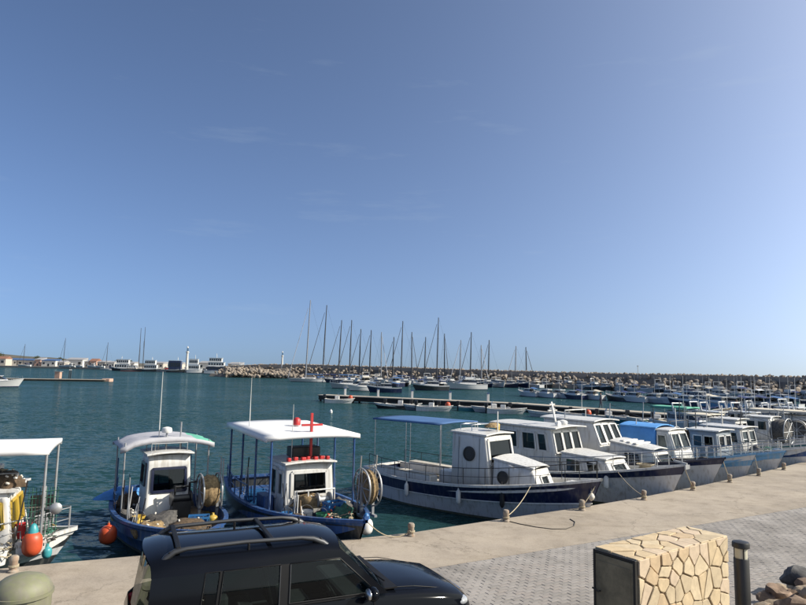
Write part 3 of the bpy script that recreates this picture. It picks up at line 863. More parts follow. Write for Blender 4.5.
def net_drum(root, c, r, w, mat, axis='y', frame='galvanised', base=.6):
    q = Matrix.Rotation(R(90), 3, 'X') if axis == 'y' else Matrix.Rotation(R(90), 3, 'Y')
    d = MB(); prof = [(r*.28, -w/2)]
    for i in range(9):
        u = i/8; prof.append((r*(.78+.14*math.sin(math.pi*u)+.03*((i*7) % 3-1)), -w/2+.03+(w-.06)*u))
    prof.append((r*.28, w/2)); d.lathe(prof, 22, c, q)
    do = d.build('net_drum', mat, root, 50)
    for s in (-1, 1):
        f = MB(); cc = Vector(c)+q @ Vector((0, 0, s*w/2))
        ring = [cc+q @ Vector((r*math.cos(a), r*math.sin(a), 0)) for a in [2*math.pi*k/24 for k in range(24)]]
        f.tube(ring, .025, 6, closed=True)
        for k in range(4):
            a = math.pi*k/4; e = q @ Vector((r*math.cos(a), r*math.sin(a), 0)); f.tube([cc-e, cc+e], .016, 5)
        f.build('flange', frame, do, 60)
        l = MB(); l.bar(cc, (cc.x, cc.y, base), .07, .07); l.bar((cc.x-.2, cc.y, base), (cc.x+.2, cc.y, base), .08, .06); l.build('drum_stand', frame, root)
def boat(name, stern, bow, label, cat, group=None):
    s = Vector((stern[0], stern[1], 0)); b = Vector((bow[0], bow[1], 0)); d = b-s
    return empty(name, (s+b)/2, math.atan2(d.y, d.x), label, cat, group), d.length
def on(root, p):
    M4 = Matrix.Translation(root.location) @ Matrix.Rotation(root.rotation_euler.z, 4, 'Z')
    return M4 @ Vector(p)
# ------------------------------------------------------------------ loose gear (each a thing of its own)
def buoy(p, r, mat, label, h=None, capm=None, group=None):
    h = h or r*2.3
    o = empty('buoy', p, random.uniform(0, 6), label, 'buoy', group)
    prof = [(.02, -h/2)]+[(r*max(.05, 1-abs(2*(i+.5)/14-1)**3.2)**.6, -h/2+h*(i+.5)/14) for i in range(14)]+[(.035, h/2), (.03, h/2+.05)]
    MB().lathe(prof, 16).build('float', mat, o, 60)
    if capm: MB().lathe([(r*.55, h*.36), (r*.5, h*.55), (r*.3, h*.72), (.03, h*.78)], 14).build('top', capm, o, 60)
    MB().tube([(0, 0, h/2), (0, .01, h/2+.09)], .012, 5).build('lanyard', 'rope', o) if r > .14 else None
    return o
def fender(p, label, mat='white_plastic', r=.085, h=.5, group='fenders hung along the moored boats'):
    o = empty('fender', p, 0, label, 'fender', group)
    MB().lathe([(.02, -h/2), (r*.7, -h/2+.04), (r, -h/2+.1), (r, h/2-.1), (r*.7, h/2-.04), (.025, h/2), (.02, h/2+.05)], 12).build('body', mat, o, 60)
    MB().tube([(0, 0, h/2+.04), (0, .03, h/2+.32)], .009, 5).build('lanyard', 'rope_dark', o)
    return o
def crate(p, rz, mat, label, d=(.55, .38, .28)):
    o = empty('fish_crate', p, rz, label, 'crate', 'plastic crates on the fishing boats')
    m = MB(); x, y, z = d; t = .02
    m.box((0, 0, t/2), (x, y, t))
    for s in (1, -1):
        m.box((0, s*(y/2-t/2), z*.25+t), (x, t, z*.5-.02)); m.box((0, s*(y/2-t/2), z*.9), (x, t, z*.2))
        m.box((s*(x/2-t/2), 0, z*.25+t), (t, y-2*t, z*.5-.02)); m.box((s*(x/2-t/2), 0, z*.9), (t, y-2*t, z*.2))
        for k in range(5):
            m.box((-x/2+x*(k+.5)/5, s*(y/2-t/2), z*.65), (.03, t*.8, z*.4))
        for k in range(3): m.box((s*(x/2-t/2), -y/2+y*(k+.5)/3, z*.65), (t*.8, .03, z*.4))
    m.build('body', mat, o)
    return o
def bucket(p, mat, label, r=.16, h=.3):
    o = empty('bucket', p, 0, label, 'bucket', 'buckets on the fishing boats')
    MB().lathe([(r*.78, 0), (r, h), (r*1.06, h), (r*1.06, h-.03), (r*.98, h-.03), (r*.94, h-.01), (r*.74, .02)], 16).build('body', mat, o, 50)
    MB().tube([(r*math.cos(a), 0, h+r*math.sin(a)*.9) for a in [math.pi*k/8 for k in range(9)]], .008, 5).build('handle', 'steel', o)
    return o
def net_pile(p, r, mat, label, seed=0, floats='cork_white'):
    o = empty('net_pile', p, seed, label, 'fishing net', 'heaped fishing nets')
    MB().blob((0, 0, 0), r, 3, .55, 2.2, seed, flat=0).build('netting', mat, o, 80)
    f = MB(); rd = random.Random(seed)
    for k in range(9):
        a = rd.uniform(0, 6.28); e = rd.uniform(.3, 1.2)
        f.lathe([(.014, -.04), (.026, -.025), (.026, .025), (.014, .04)], 8, (r[0]*.98*math.cos(a)*math.cos(e), r[1]*.98*math.sin(a)*math.cos(e), r[2]*math.sin(e)*1.02), Matrix.Rotation(a, 3, 'Z') @ Matrix.Rotation(1.2, 3, 'X'))
    f.build('cork_floats', floats, o, 60)['kind'] = 'stuff'
    return o
def rope_coil(p, r, label, mat='rope'):
    o = empty('rope_coil', p, 0, label, 'rope')
    pts = []
    for k in range(90):
        a = k*.42; rr_ = r*(1-.25*math.sin(k*.05))*(1+.05*math.sin(k*1.7)); pts.append((rr_*math.cos(a), rr_*math.sin(a), .02+k*.0018))
    MB().tube(pts, .016, 6).build('coil', mat, o, 80)
def life_ring(p, q, label):
    o = empty('life_ring', p, 0, label, 'life ring')
    q = Vector(q).to_track_quat('Z', 'Y').to_matrix()
    ring = [q @ Vector((.28*math.cos(a), .28*math.sin(a), 0)) for a in [2*math.pi*k/24 for k in range(24)]]
    MB().tube(ring, .07, 8, closed=True).build('ring', 'orange_plastic', o, 60)
def mooring_rope(a, b, label, sag=.15, mat='rope', r=.014):
    a, b = Vector(a), Vector(b); o = empty('mooring_rope', a, 0, label, 'rope', 'mooring lines to the quay')
    MB().tube([(a.lerp(b, i/12)-a)+Vector((0, 0, -sag*4*(i/12)*(1-i/12))) for i in range(13)], r, 6).build('line', mat, o, 80)
def tyre(p, q, label, r=.3):
    o = empty('tyre', p, 0, label, 'tyre', 'tyre fenders')
    q = Vector(q).to_track_quat('Z', 'Y').to_matrix()
    ring = [q @ Vector((r*.75*math.cos(a), r*.75*math.sin(a), 0)) for a in [2*math.pi*k/20 for k in range(20)]]
    MB().tube(ring, r*.27, 8, closed=True).build('ring', 'black_rubber', o, 60)

def rope_tangle(p, r, label, mat, seed, n=70, h=.25):
    o = empty('rope_tangle', p, 0, label, 'rope', 'tangled ropes on the fishing boats'); rd = random.Random(seed)
    pts = []; a = rd.uniform(0, 6); q = Vector((0, 0, .03)); dv = Vector((1, 0, 0))
    for k in range(n):
        a += rd.uniform(-.9, 1.0); q = q+Vector((math.cos(a), math.sin(a), 0))*r*.28
        if q.xy.length > r: q = Vector((q.x*.7, q.y*.7, q.z))
        q.z = min(h, max(.02, q.z+rd.uniform(-.05, .055))); pts.append(q.copy())
    MB().tube(pts, .014, 5).build('rope', mat, o, 80)
def gear_rack(rt, p0, p1, n, hmin, hmax, mats, seed):
    rd = random.Random(seed)
    for k in range(n):
        t = k/max(1, n-1); b = Vector(p0).lerp(Vector(p1), t)
        MB().tube([b, b+Vector((rd.uniform(-.25, .25), rd.uniform(-.15, .15), rd.uniform(hmin, hmax)))], rd.uniform(.01, .02), 5).build('gear_pole', rd.choice(mats), rt)
# ------------------------------------------------------------------ boat A: left edge, white canopy
rt, L = boat('fishing_boat', (-13.4, 12.6), (-7.6, 14.95), 'cluttered white fishing boat with yellow window frames and flat white canopy at the left edge', 'fishing boat', 'fishing boats moored at the quay')
H = Hull(L, 2.5, .75, 1.05, .7, .7)
H.build(rt, [(.12, 3), (.45, 0), (.62, 1), (.86, 0), (1, 2)], ['dark_hull', 'white_hull', 'white_hull', 'antifoul'], bulw=.35, deck='deck_grey', cap='white_paint')
cabin(rt, .05, 2.0, 1.5, .45, 2.05, .22, 0, 1.38, mat='white_paint', side=[(.08, .46, .52, .86), (.54, .92, .52, .86)], front=[(.08, .46, .52, .86), (.54, .92, .52, .86)], fr='yellow_paint', gl='clear_glass', crown=.04)
canopy(rt, -2.6, 2.55, 2.0, 3.02, 'white_canvas', 'galvanised', .9, .04, .14, 3, 0, .028, 1.9)
H.rail(rt, .55, .97, .5, 'galvanised', n=6, bow=True)
mm = MB(); mm.tube([(2.35, .2, .8), (2.35, .2, 2.0)], .05, 8); mm.build('winch_post', 'galvanised', rt, 60)
mm = MB(); mm.lathe([(.18, -.2), (.18, -.16), (.09, -.14), (.09, .14), (.18, .16), (.18, .2)], 14, (2.35, -.05, 1.15), Matrix.Rotation(R(90), 3, 'X')); mm.build('winch', 'galvanised', rt, 50)
whip(rt, (.9, .1, 3.05), 2.2)
whip(rt, (.4, -.6, 2.1), .9, 'black_paint')
nr = MB()
for k in range(9): nr.tube([(2.2+k*.07, -.88, 1.0+.02*k), (2.2+k*.07, -.86, 2.15)], .008, 4)
for k in range(8): nr.tube([(2.18, -.88, 1.08+k*.14), (2.8, -.86, 1.10+k*.14)], .008, 4)
nr.build('net_rack', 'net_green', rt)
MB().box((2.25, .75, 1.3), (.5, .06, .8)).build('bow_board', 'black_paint', rt, bevel=.02)
rl = MB()
for k in range(5): rl.tube([(.2+k*.42, -.45, 2.12), (.2+k*.42, -.45, 2.42)], .014, 5)
rl.tube([(.2, -.45, 2.42), (1.88, -.45, 2.42)], .014, 5); rl.tube([(.2, -.45, 2.27), (1.88, -.45, 2.27)], .010, 5); rl.build('roof_rail', 'galvanised', rt, 60)
MB().box((1.2, .3, 2.36), (.5, .35, .34)).build('roof_box', 'white_plastic', rt, bevel=.03)
MB().lathe([(.2, 0), (.22, .25), (.2, .5)], 14, (.35, .3, 2.16)).build('roof_drum', 'red_paint', rt, 50)
arm = MB(); arm.tube([(2.05, -.5, .7), (2.3, -.7, 1.6), (2.75, -.95, 1.75)], .04, 7); arm.lathe([(.1, -.04), (.13, 0), (.1, .04)], 12, (2.75, -.95, 1.7), Matrix.Rotation(R(90), 3, 'X')); arm.build('net_hauler', 'galvanised', rt, 60)
MB().box((.9, -.95, .75), (.6, .3, .5)).build('engine_casing', 'lightblue_paint', rt, bevel=.03)
for k, (x, y, z, mt) in enumerate([(1.5, .1, 2.12, 'net_grey'), (.6, -.1, 2.12, 'net_tan')]):
    net_pile(on(rt, (x, y, z)), (.42, .4, .32), mt, ['grey net bundled on the leftmost wheelhouse roof', 'tan net bundled on the leftmost wheelhouse roof'][k], 3+k)
crate(on(rt, (2.3, -.62, .72)), .4, 'white_plastic', 'white crate on the foredeck of the white-canopied leftmost boat')
crate(on(rt, (2.3, .55, .72)), .9, 'yellow_plastic', 'yellow crate on the bow of the leftmost boat')
crate(on(rt, (-.5, -.7, .5)), .2, 'blue_plastic', 'blue crate aft of the leftmost wheelhouse')
net_pile(on(rt, (2.3, -.1, .72)), (.45, .4, .35), 'net_green', 'green net heaped at the leftmost boat bow', 8)
net_pile(on(rt, (.2, -.98, .55)), (.4, .2, .45), 'net_brown', 'brown net heaped beside the leftmost wheelhouse', 9)
bucket(on(rt, (1.75, -.95, .6)), 'white_plastic', 'white bucket beside the leftmost wheelhouse')
bucket(on(rt, (2.1, -.5, 1.02)), 'red_paint', 'red bucket on the foredeck of the leftmost boat')
bucket(on(rt, (1.45, -.95, .6)), 'yellow_plastic', 'yellow bucket by the gunwale of the leftmost boat')
pA = on(rt, (2.35, -.95, .98))
buoy(pA, .2, 'orange_plastic', 'orange-red buoy with turquoise top hanging at the leftmost boat bow', .55, 'cyan_plastic')
buoy(on(rt, (2.62, -.75, .72)), .10, 'cyan_plastic', 'small turquoise float beside the orange-red buoy', .26)
tyre(on(rt, (.3, -1.32, .75)), on(rt, (.3, -2.3, .75))-on(rt, (.3, -1.3, .75)), 'black tyre hung on the side of the leftmost boat', .27)
tyre(on(rt, (-.6, -1.32, .75)), on(rt, (.3, -2.3, .75))-on(rt, (.3, -1.3, .75)), 'second black tyre hung on the leftmost boat, further from its bow', .27)
rope_tangle(on(rt, (1.7, -.95, .75)), .3, 'brown rope tangle beside the leftmost wheelhouse', 'rope', 1)
rope_tangle(on(rt, (2.5, -.45, .85)), .3, 'dark rope tangle at the leftmost boat bow', 'rope_dark', 2)
rope_tangle(on(rt, (1.3, -.2, 2.2)), .4, 'rope tangle on the roof of the leftmost boat', 'rope', 3)
gear_rack(rt, (.1, -1.0, .7), (2.3, -.9, .9), 8, .6, 1.5, ['galvanised', 'black_paint', 'deck_wood', 'white_paint'], 5)
net_pile(on(rt, (1.75, -.4, 2.12)), (.3, .25, .28), 'net_brown', 'brown net on the front of the leftmost wheelhouse roof', 13)
# ------------------------------------------------------------------ boat B: blue, white wheelhouse, arched grey canopy
rt, L = boat('fishing_boat', (-8.65, 21.35), (-4.35, 14.35), 'small blue fishing boat with tall white wheelhouse and arched grey-green canopy', 'fishing boat', 'fishing boats moored at the quay')
H = Hull(L, 2.8, .72, 1.15, .8, .65)
H.build(rt, [(.1, 4), (.50, 0), (.62, 1), (.74, 2), (.86, 0), (1, 3)], ['blue_paint', 'yellow_paint', 'black_paint', 'blue_paint', 'waterline_growth'], bulw=.35, deck='deck_wood', cap='blue_paint')
cabin(rt, -1.45, -.25, 1.30, .42, 2.30, .16, .0, 1.16, mat='white_paint', side=[(.2, .8, .55, .86)], front=[(.12, .88, .46, .80)], back=[(.3, .7, .05, .85)], fr='navy_paint', gl='boat_glass', fw=.07)
H.rail(rt, .05, .4, .45, 'blue_paint', n=4)
# arched canopy: ribs across, drooping to one side
cn = MB(); rows = []
for i in range(7):
    x = -2.4+i*.30; row = []
    for j in range(15):
        u = j/14*2-1; row.append((x, -1.32*u, 2.78-.20*abs(u)**2.2-(.06 if u > .8 else 0)+.02*math.sin(i*2)))
    rows.append(row)
cn.grid(rows)
for q_ in range(len(cn.f)):
    if sum(cn.v[i][1] for i in cn.f[q_])/4 > .72: cn.m[q_] = 1
cn.grid([rows[0], [(p[0], p[1], p[2]-.1) for p in rows[0]]]); cn.grid([rows[-1], [(p[0], p[1], p[2]-.14) for p in rows[-1]]])
cn.build('canopy', ['grey_tarp', 'green_canvas'], rt, 60, solid=.012)
for x in (-2.3, -.7):
    for s in (1, -1):
        MB().tube([(x, s*1.18, .75), (x, s*1.18, 2.66)], .024, 8).build('canopy_post', 'galvanised', rt, 60)
mm = MB(); mm.tube([(-.8, .35, 2.35), (-.8, .35, 3.2)], .025); mm.tube([(-.8, -.35, 2.35), (-.8, -.35, 2.75)], .02); mm.tube([(-.8, -.6, 2.65), (-.8, .6, 2.65)], .02); mm.build('roof_mast', 'galvanised', rt, 60)
MB().lathe([(.13, 0), (.15, .06), (.13, .14), (.04, .17)], 14, (-.8, -.05, 2.9)).build('radar', 'white_plastic', rt, 50)
MB().tube([(-.8, -.05, 2.3), (-.8, -.05, 2.9)], .03).build('radar_mast', 'galvanised', rt, 60)
whip(rt, (-.9, -.25, 2.4), 2.3)
net_drum(rt, (.45, .95, 1.35), .48, .5, 'net_tan', 'y', 'galvanised', .55)
for (x, y) in ((.3, 1.3), (.62, 1.28)):
    MB().tube([(x, y, .8), (x, y, 2.25)], .02, 6).build('drum_pole', 'galvanised', rt)
net_pile(on(rt, (-1.9, -.75, .5)), (.5, .4, .5), 'net_brown', 'dark brown net aft of the tall white wheelhouse', 21)
net_pile(on(rt, (.6, -.3, .5)), (.55, .5, .4), 'net_grey', 'grey net in front of the tall white wheelhouse', 22)
net_pile(on(rt, (1.8, .1, .6)), (.6, .5, .35), 'net_brown', 'brown net on the foredeck of the blue and yellow boat', 23)
net_pile(on(rt, (-.2, -1.05, .5)), (.4, .3, .4), 'net_grey', 'grey net between wheelhouse and gunwale of the blue and yellow boat', 24)
bucket(on(rt, (.25, -.85, .5)), 'yellow_plastic', 'yellow bucket in front of the tall white wheelhouse')
crate(on(rt, (1.1, .55, .55)), .3, 'blue_plastic', 'blue crate beside the tan net drum')
crate(on(rt, (-1.0, -1.0, .5)), 1.4, 'black_rubber', 'black crate beside the tall white wheelhouse')
tp = MB(); tp.blob((0, 0, 0), (.75, .45, .3), 3, .4, 2, 5, flat=0)
o = empty('tarpaulin_heap', on(rt, (-2.7, -.85, .75)), .3, 'bright blue tarpaulin heap at the stern of the blue and yellow boat', 'tarpaulin'); tp.build('sheet', 'lightblue_canvas', o, 80)
buoy(on(rt, (.5, -1.62, .45)), .22, 'orange_plastic', 'red-orange buoy at the waterline of the blue and yellow boat', .5)
buoy(on(rt, (.9, -.95, .72)), .13, 'yellow_plastic', 'small yellow float on the deck of the blue and yellow boat', .24)
buoy(on(rt, (1.2, .9, .72)), .13, 'yellow_plastic', 'small yellow float beside the tan net drum', .24)
wn_ = MB(); wn_.lathe([(.2, -.28), (.2, -.24), (.1, -.22), (.1, .22), (.2, .24), (.2, .28)], 16, (.15, .25, 1.15), Matrix.Rotation(R(90), 3, 'X')); wn_.box((.15, .25, .78), (.35, .5, .6)); wn_.build('winch', 'black_paint', rt, 50)
wn_ = MB(); wn_.tube([(.05, .5, .5), (.05, .5, 1.55), (.3, .6, 1.6)], .035, 7); wn_.tube([(.05, .1, .5), (.05, .1, 1.5)], .03, 7); wn_.tube([(.05, .1, 1.45), (.05, .5, 1.45)], .03, 7); wn_.build('hauler_frame', 'black_paint', rt, 60)
rl = MB()
for s in (1, -1):
    rl.tube([(-1.35, s*.5, 2.36), (-1.35, s*.5, 2.62), (-.5, s*.5, 2.62), (-.5, s*.5, 2.36)], .014, 5)
rl.tube([(-.5, -.5, 2.62), (-.5, .5, 2.62)], .014, 5); rl.tube([(-1.35, -.5, 2.62), (-1.35, .5, 2.62)], .014, 5); rl.build('roof_rail', 'galvanised', rt, 60)
for k, (x, y) in enumerate(((-.3, -1.2), (.3, -1.15), (-2.6, -1.1), (-2.6, 1.1))):
    MB().tube([(x, y, .7), (x+.03, y, 1.7+.15*k)], .018, 6).build('side_pole', ['black_paint', 'galvanised', 'blue_paint', 'blue_paint'][k], rt)
rope_tangle(on(rt, (1.0, -.5, .55)), .4, 'tan rope tangle on the foredeck of the blue and yellow boat', 'rope', 11)
rope_tangle(on(rt, (2.3, .2, .75)), .4, 'dark rope tangle at the bow of the blue and yellow boat', 'rope_dark', 12)
gear_rack(rt, (-.4, -1.1, .6), (1.2, -1.0, .6), 7, .4, 1.1, ['black_paint', 'galvanised', 'deck_wood'], 15)
gear_rack(rt, (-2.9, .2, .6), (-1.8, -1.0, .6), 5, .5, 1.2, ['black_paint', 'blue_paint', 'deck_wood'], 16)
net_pile(on(rt, (1.4, -.75, .55)), (.45, .3, .3), 'net_tan', 'tan net by the gunwale of the blue and yellow boat', 26)
net_pile(on(rt, (-1.9, .55, .5)), (.5, .5, .55), 'net_grey', 'grey net at the stern of the blue and yellow boat', 27)
BOAT_B = (rt, H)
# ------------------------------------------------------------------ boat C: blue, flat white canopy on blue posts
rt, L = boat('fishing_boat', (-5.35, 22.9), (-.80, 15.05), 'blue fishing boat with flat white canopy on blue posts and red cross mast', 'fishing boat', 'fishing boats moored at the quay')
H = Hull(L, 3.0, .85, 1.28, .7, .7)
H.build(rt, [(.22, 0), (.52, 1), (.9, 2), (1, 3)], ['navy_hull', 'navy_hull', 'dark_hull', 'blue_paint'], bulw=.38, deck='blue_paint', cap='blue_paint')
cabin(rt, -.45, 1.0, 1.55, .5, 2.12, .14, 0, 1.45, mat='white_paint', side=[(.10, .52, .40, .88), (.62, .9, .45, .85)], front=[(.14, .86, .44, .86)], fr='white_paint', fw=.09, gl='boat_glass', crown=.04)
canopy(rt, -3.1, 1.25, 2.85, 2.98, 'white_canvas', 'blue_paint', .9, .05, .14, 3, -.05, .032, 2.6)
H.rail(rt, .02, .45, .5, 'blue_paint', n=5, r=.02)
# cross-shaped red mast
mm = MB(); mm.bar((.55, .15, 2.2), (.55, .15, 3.55), .07); mm.build('mast', 'red_paint', rt)
mm = MB(); mm.bar((.55, -.16, 3.2), (.55, .50, 3.2), .06); mm.build('cross_arm', 'red_paint', rt)
whip(rt, (.3, -.35, 2.2), 1.6); whip(rt, (-1.6, -1.1, 2.95), 1.6)
MB().lathe([(.12, 0), (.12, .18), (.05, .24)], 14, (-1.1, .3, 3.05)).build('lamp', 'red_paint', rt, 50)
rw = MB()
for k in range(7): rw.box((1.02-.05*(k % 2)-.25, -.6+k*.2+.02*(k % 3), 2.25+.012*(k % 2)), (.16, .10+.02*(k % 3), .10))
rw.build('light_row', 'red_paint', rt, bevel=.02)
mm = MB(); mm.box((.1, .1, 2.38), (.5, .9, .3)); mm.build('roof_locker', 'black_paint', rt, bevel=.03)
net_drum(rt, (2.75, .95, 1.7), .5, .34, 'net_tan', 'y', 'galvanised', .95)
for y in (.72, 1.2): MB().tube([(2.6, y, 1.0), (2.8, y, 2.55)], .022, 6).build('drum_arch', 'steel', rt)
bucket(on(rt, (1.65, -.35, .62)), 'white_plastic', 'white bucket in front of the wheelhouse under the red cross mast', .17, .36)
bucket(on(rt, (2.35, -.2, .70)), 'green_paint', 'green bucket on the foredeck under the flat white canopy boat', .15, .34)
bucket(on(rt, (1.45, -.85, .62)), 'blue_plastic', 'blue bucket on the foredeck of the red cross mast boat', .15, .32)
crate(on(rt, (1.9, .35, .65)), .5, 'white_plastic', 'white crate in front of the wheelhouse of the red cross mast boat')
crate(on(rt, (1.9, .35, .93)), .7, 'blue_plastic', 'blue crate stacked on the white crate of the red cross mast boat')
net_pile(on(rt, (1.5, .75, .65)), (.5, .4, .5), 'net_grey', 'grey net beside the crates of the red cross mast boat', 31)
net_pile(on(rt, (2.3, .35, .7)), (.45, .4, .45), 'net_green', 'dark green net near the bow net drum', 32, 'orange_plastic')
net_pile(on(rt, (1.25, -.05, 1.0)), (.3, .55, .3), 'net_tan', 'tan net heaped against the wheelhouse windscreen', 33)
net_pile(on(rt, (-1.2, .2, .55)), (.7, .6, .45), 'net_brown', 'brown net under the flat white canopy', 34)
crate(on(rt, (-1.8, -.8, .55)), .1, 'blue_plastic', 'blue crate under the flat white canopy')
crate(on(rt, (-2.5, -.5, .55)), .3, 'blue_plastic', 'blue crate at the stern under the flat white canopy')
buoy(on(rt, (2.1, 1.15, 1.75)), .2, 'white_plastic', 'white buoy hanging from the right-hand blue canopy post', .5)
buoy(on(rt, (3.9, .35, .98)), .17, 'white_plastic', 'white fender buoy with blue top at the blue boat bow', .42, 'blue_plastic')
buoy(on(rt, (2.8, -.2, .92)), .13, 'orange_plastic', 'small orange float among the nets of the red cross mast boat', .3)
fr2 = MB(); fr2.tube([(1.35, -.6, .7), (1.35, -.6, 1.45), (1.35, .6, 1.45), (1.35, .6, .7)], .028, 7); fr2.tube([(1.35, -.2, .7), (1.35, -.2, 1.45)], .02, 6); fr2.build('hauler_frame', 'white_paint', rt, 60)
wn_ = MB(); wn_.lathe([(.2, -.2), (.2, -.16), (.1, -.14), (.1, .14), (.2, .16), (.2, .2)], 16, (1.5, .2, 1.2), Matrix.Rotation(R(90), 3, 'X')); wn_.build('winch', 'galvanised', rt, 50)
MB().box((-.2, -.95, .85), (.7, .3, .6)).build('side_locker', 'blue_paint', rt, bevel=.02)
rope_tangle(on(rt, (2.9, .1, .85)), .35, 'tan rope tangle at the bow of the red cross mast boat', 'rope', 21)
rope_tangle(on(rt, (1.7, -.65, .66)), .3, 'dark rope tangle beside the white bucket', 'rope_dark', 22)
gear_rack(rt, (1.2, -.9, .75), (2.4, -.7, .8), 7, .4, 1.0, ['white_paint', 'galvanised', 'black_paint', 'deck_wood'], 25)
gear_rack(rt, (-2.9, -.9, .7), (-1.4, -1.0, .7), 5, .4, 1.3, ['blue_paint', 'black_paint', 'galvanised'], 26)
net_pile(on(rt, (2.0, -.75, .7)), (.4, .25, .3), 'net_brown', 'brown net by the gunwale of the red cross mast boat', 36)
net_pile(on(rt, (-2.3, .4, .55)), (.6, .5, .5), 'net_grey', 'grey net at the stern under the flat white canopy', 37)
BOAT_C = (rt, H)
# ------------------------------------------------------------------ boat D: navy and white with blue bimini
rt, L = boat('motor_boat', (-.72, 25.7), (6.15, 19.05), 'navy and white boat with round portholes and blue bimini, bow to the quay', 'boat', 'boats moored at the quay')
H = Hull(L, 2.9, .92, 1.68, .75, .72, .42)
H.build(rt, [(.07, 2), (.44, 0), (.56, 0), (.965, 1), (1, 0)], ['white_hull', 'navy_hull', 'waterline_growth'], bulw=.22, deck='deck_cream', cap='white_paint', NS=32)
rb = MB()
for s in (1, -1): rb.tube([H.pt(i/24, .54, s)+Vector((0, s*.012, 0)) for i in range(25)], .022, 6)
rb.build('rub_strake', 'white_paint', rt, 60)
cabin(rt, -.45, 1.28, 1.72, .82, 2.68, .30, .0, 1.58, mat='white_paint', side=[], front=[(.08, .92, .50, .93)], fr='white_paint', fw=.10, gl='boat_glass', roof=.06, z1b=2.72)
cabin(rt, 1.29, 3.05, 1.66, .85, 1.74, .40, 0, 1.46, mat='white_paint', side=[], front=[(.3, .7, .35, .75)], roof=.03, z1b=1.95, w0b=1.1, w1b=.95, name='trunk_cabin', crown=.06, gl='clear_glass')
for s in (-1, 1):
    porthole(rt, (.35, s*.832, 2.05), .25, (0, s, .05))
    porthole(rt, (1.72, s*.80, 1.42), .21, (.02, s, .1))
# wheelhouse door seam strips
mm = MB()
for x in (-.12, .78): mm.bar((x, -.868, .9), (x, -.80, 2.6), .02)
mm.build('door_seam', 'grey_hull', rt)
canopy(rt, -4.25, -.75, 2.2, 2.98, 'blue_canvas', 'steel', .9, .04, .05, 2, .02, .018, 2.1)
H.rail(rt, .03, .985, .56, 'black_paint', n=11, bow=True, r=.012)
mm = MB(); mm.tube([(.2, -.5, 2.78), (.2, -.5, 3.0), (.2, .5, 3.0), (.2, .5, 2.78)], .018); mm.tube([(-.3, -.5, 2.78), (-.3, -.5, 3.0), (-.3, .5, 3.0), (-.3, .5, 2.78)], .018); mm.tube([(-.3, -.5, 3.0), (.2, -.5, 3.0)], .018); mm.tube([(-.3, .5, 3.0), (.2, .5, 3.0)], .018); mm.build('roof_rack', 'steel', rt, 60)
o = empty('roof_bundle', on(rt, (.62, .1, 2.8)), .4, 'tan and yellow bundle on the porthole boat cabin roof', 'bundle'); MB().blob((0, 0, .12), (.3, .2, .16), 2, .4, 2, 3, flat=0).build('sack', 'net_tan', o, 70)
MB().lathe([(.07, 0), (.08, .2), (.03, .24)], 10, (.25, 0, .02)).build('flask', 'yellow_plastic', o, 60)
MB().bar((.95, 0, 2.74), (.95, 0, 3.5), .03).build('flag_staff', 'white_paint', rt)
# cockpit benches
for s in (1, -1):
    MB().box((-2.6, s*.95, .98), (2.9, .42, .30)).build('bench', 'white_paint', rt, bevel=.04)
    MB().box((-2.6, s*.95, 1.15), (2.8, .40, .05)).build('cushion', 'deck_cream', rt, bevel=.02)
mm = MB(); mm.box((-1.0, 0, 1.05), (.7, .9, .42)); mm.build('engine_box', 'white_paint', rt, bevel=.03)
mm = MB(); mm.box((3.9, 0, 1.42), (.5, .4, .16)); mm.build('anchor_locker', 'white_paint', rt, bevel=.03)
for k, t in enumerate((.10, .30, .55, .72)):
    p = on(rt, H.pt(t, .62, -1)+Vector((0, -.10, 0))); fender(p, ['white fender nearest the stern of the navy and white boat', 'white fender amidships aft on the navy and white boat', 'white fender below the wheelhouse of the navy and white boat', 'dark fender near the bow of the navy and white boat'][k], 'white_plastic' if k < 3 else 'black_rubber', .08, .5)
fender(on(rt, H.pt(.985, .7, -1)+Vector((.12, -.12, 0))), 'small tan fender ball at the bow tip of the navy and white boat', 'cork_white', .1, .24)
BOAT_D = (rt, H)
# ------------------------------------------------------------------ boat E: white cruiser, navy gunwale
rt, L = boat('motor_boat', (3.45, 29.8), (10.0, 21.75), 'white cabin cruiser with navy gunwale and long side windows next to porthole boat', 'boat', 'boats moored at the quay')
H = Hull(L, 3.2, .85, 1.78, .9, .75, .45)
H.build(rt, [(.07, 2), (.80, 0), (.975, 1), (1, 0)], ['white_hull', 'navy_hull', 'waterline_growth'], bulw=.10, deck='white_paint', cap='white_paint', NS=30)
cabin(rt, -3.0, .55, 2.0, .8, 2.62, .45, .1, 1.85, mat='white_paint', side=[(.08, .42, .50, .88), (.50, .72, .50, .88), (.76, .9, .50, .88)], front=[(.05, .33, .48, .92), (.36, .64, .48, .92), (.67, .95, .48, .92)], fr='white_paint', fw=.07, roof=.22, crown=.06)
cabin(rt, .56, 2.9, 1.95, .85, 1.62, .5, 0, 1.75, mat='white_paint', side=[(.12, .42, .25, .82), (.55, .80, .25, .82)], front=[(.2, .8, .3, .8)], fr='white_paint', fw=.06, roof=.04, name='trunk_cabin', z1b=1.72, w0b=1.5, w1b=1.3, crown=.06)
mm = MB(); mm.bar((-.3, 0, 2.7), (-.55, 0, 3.65), .08, .05); mm.bar((-.5, -.3, 3.3), (-.5, .3, 3.3), .05); mm.bar((-.52, -.18, 3.55), (-.52, .18, 3.55), .05); mm.build('mast', 'white_paint', rt)
MB().lathe([(.17, 0), (.2, .06), (.17, .14), (.05, .18)], 16, (-.15, .25, 2.74)).build('radar', 'white_plastic', rt, 50)
H.rail(rt, .45, .985, .55, 'steel', n=8, bow=True)
MB().lathe([(.12, -.06), (.15, .0), (.12, .06)], 14, (.1, -.4, 2.78), Matrix.Rotation(R(90), 3, 'Y')).build('search_light', 'white_plastic', rt, 50)
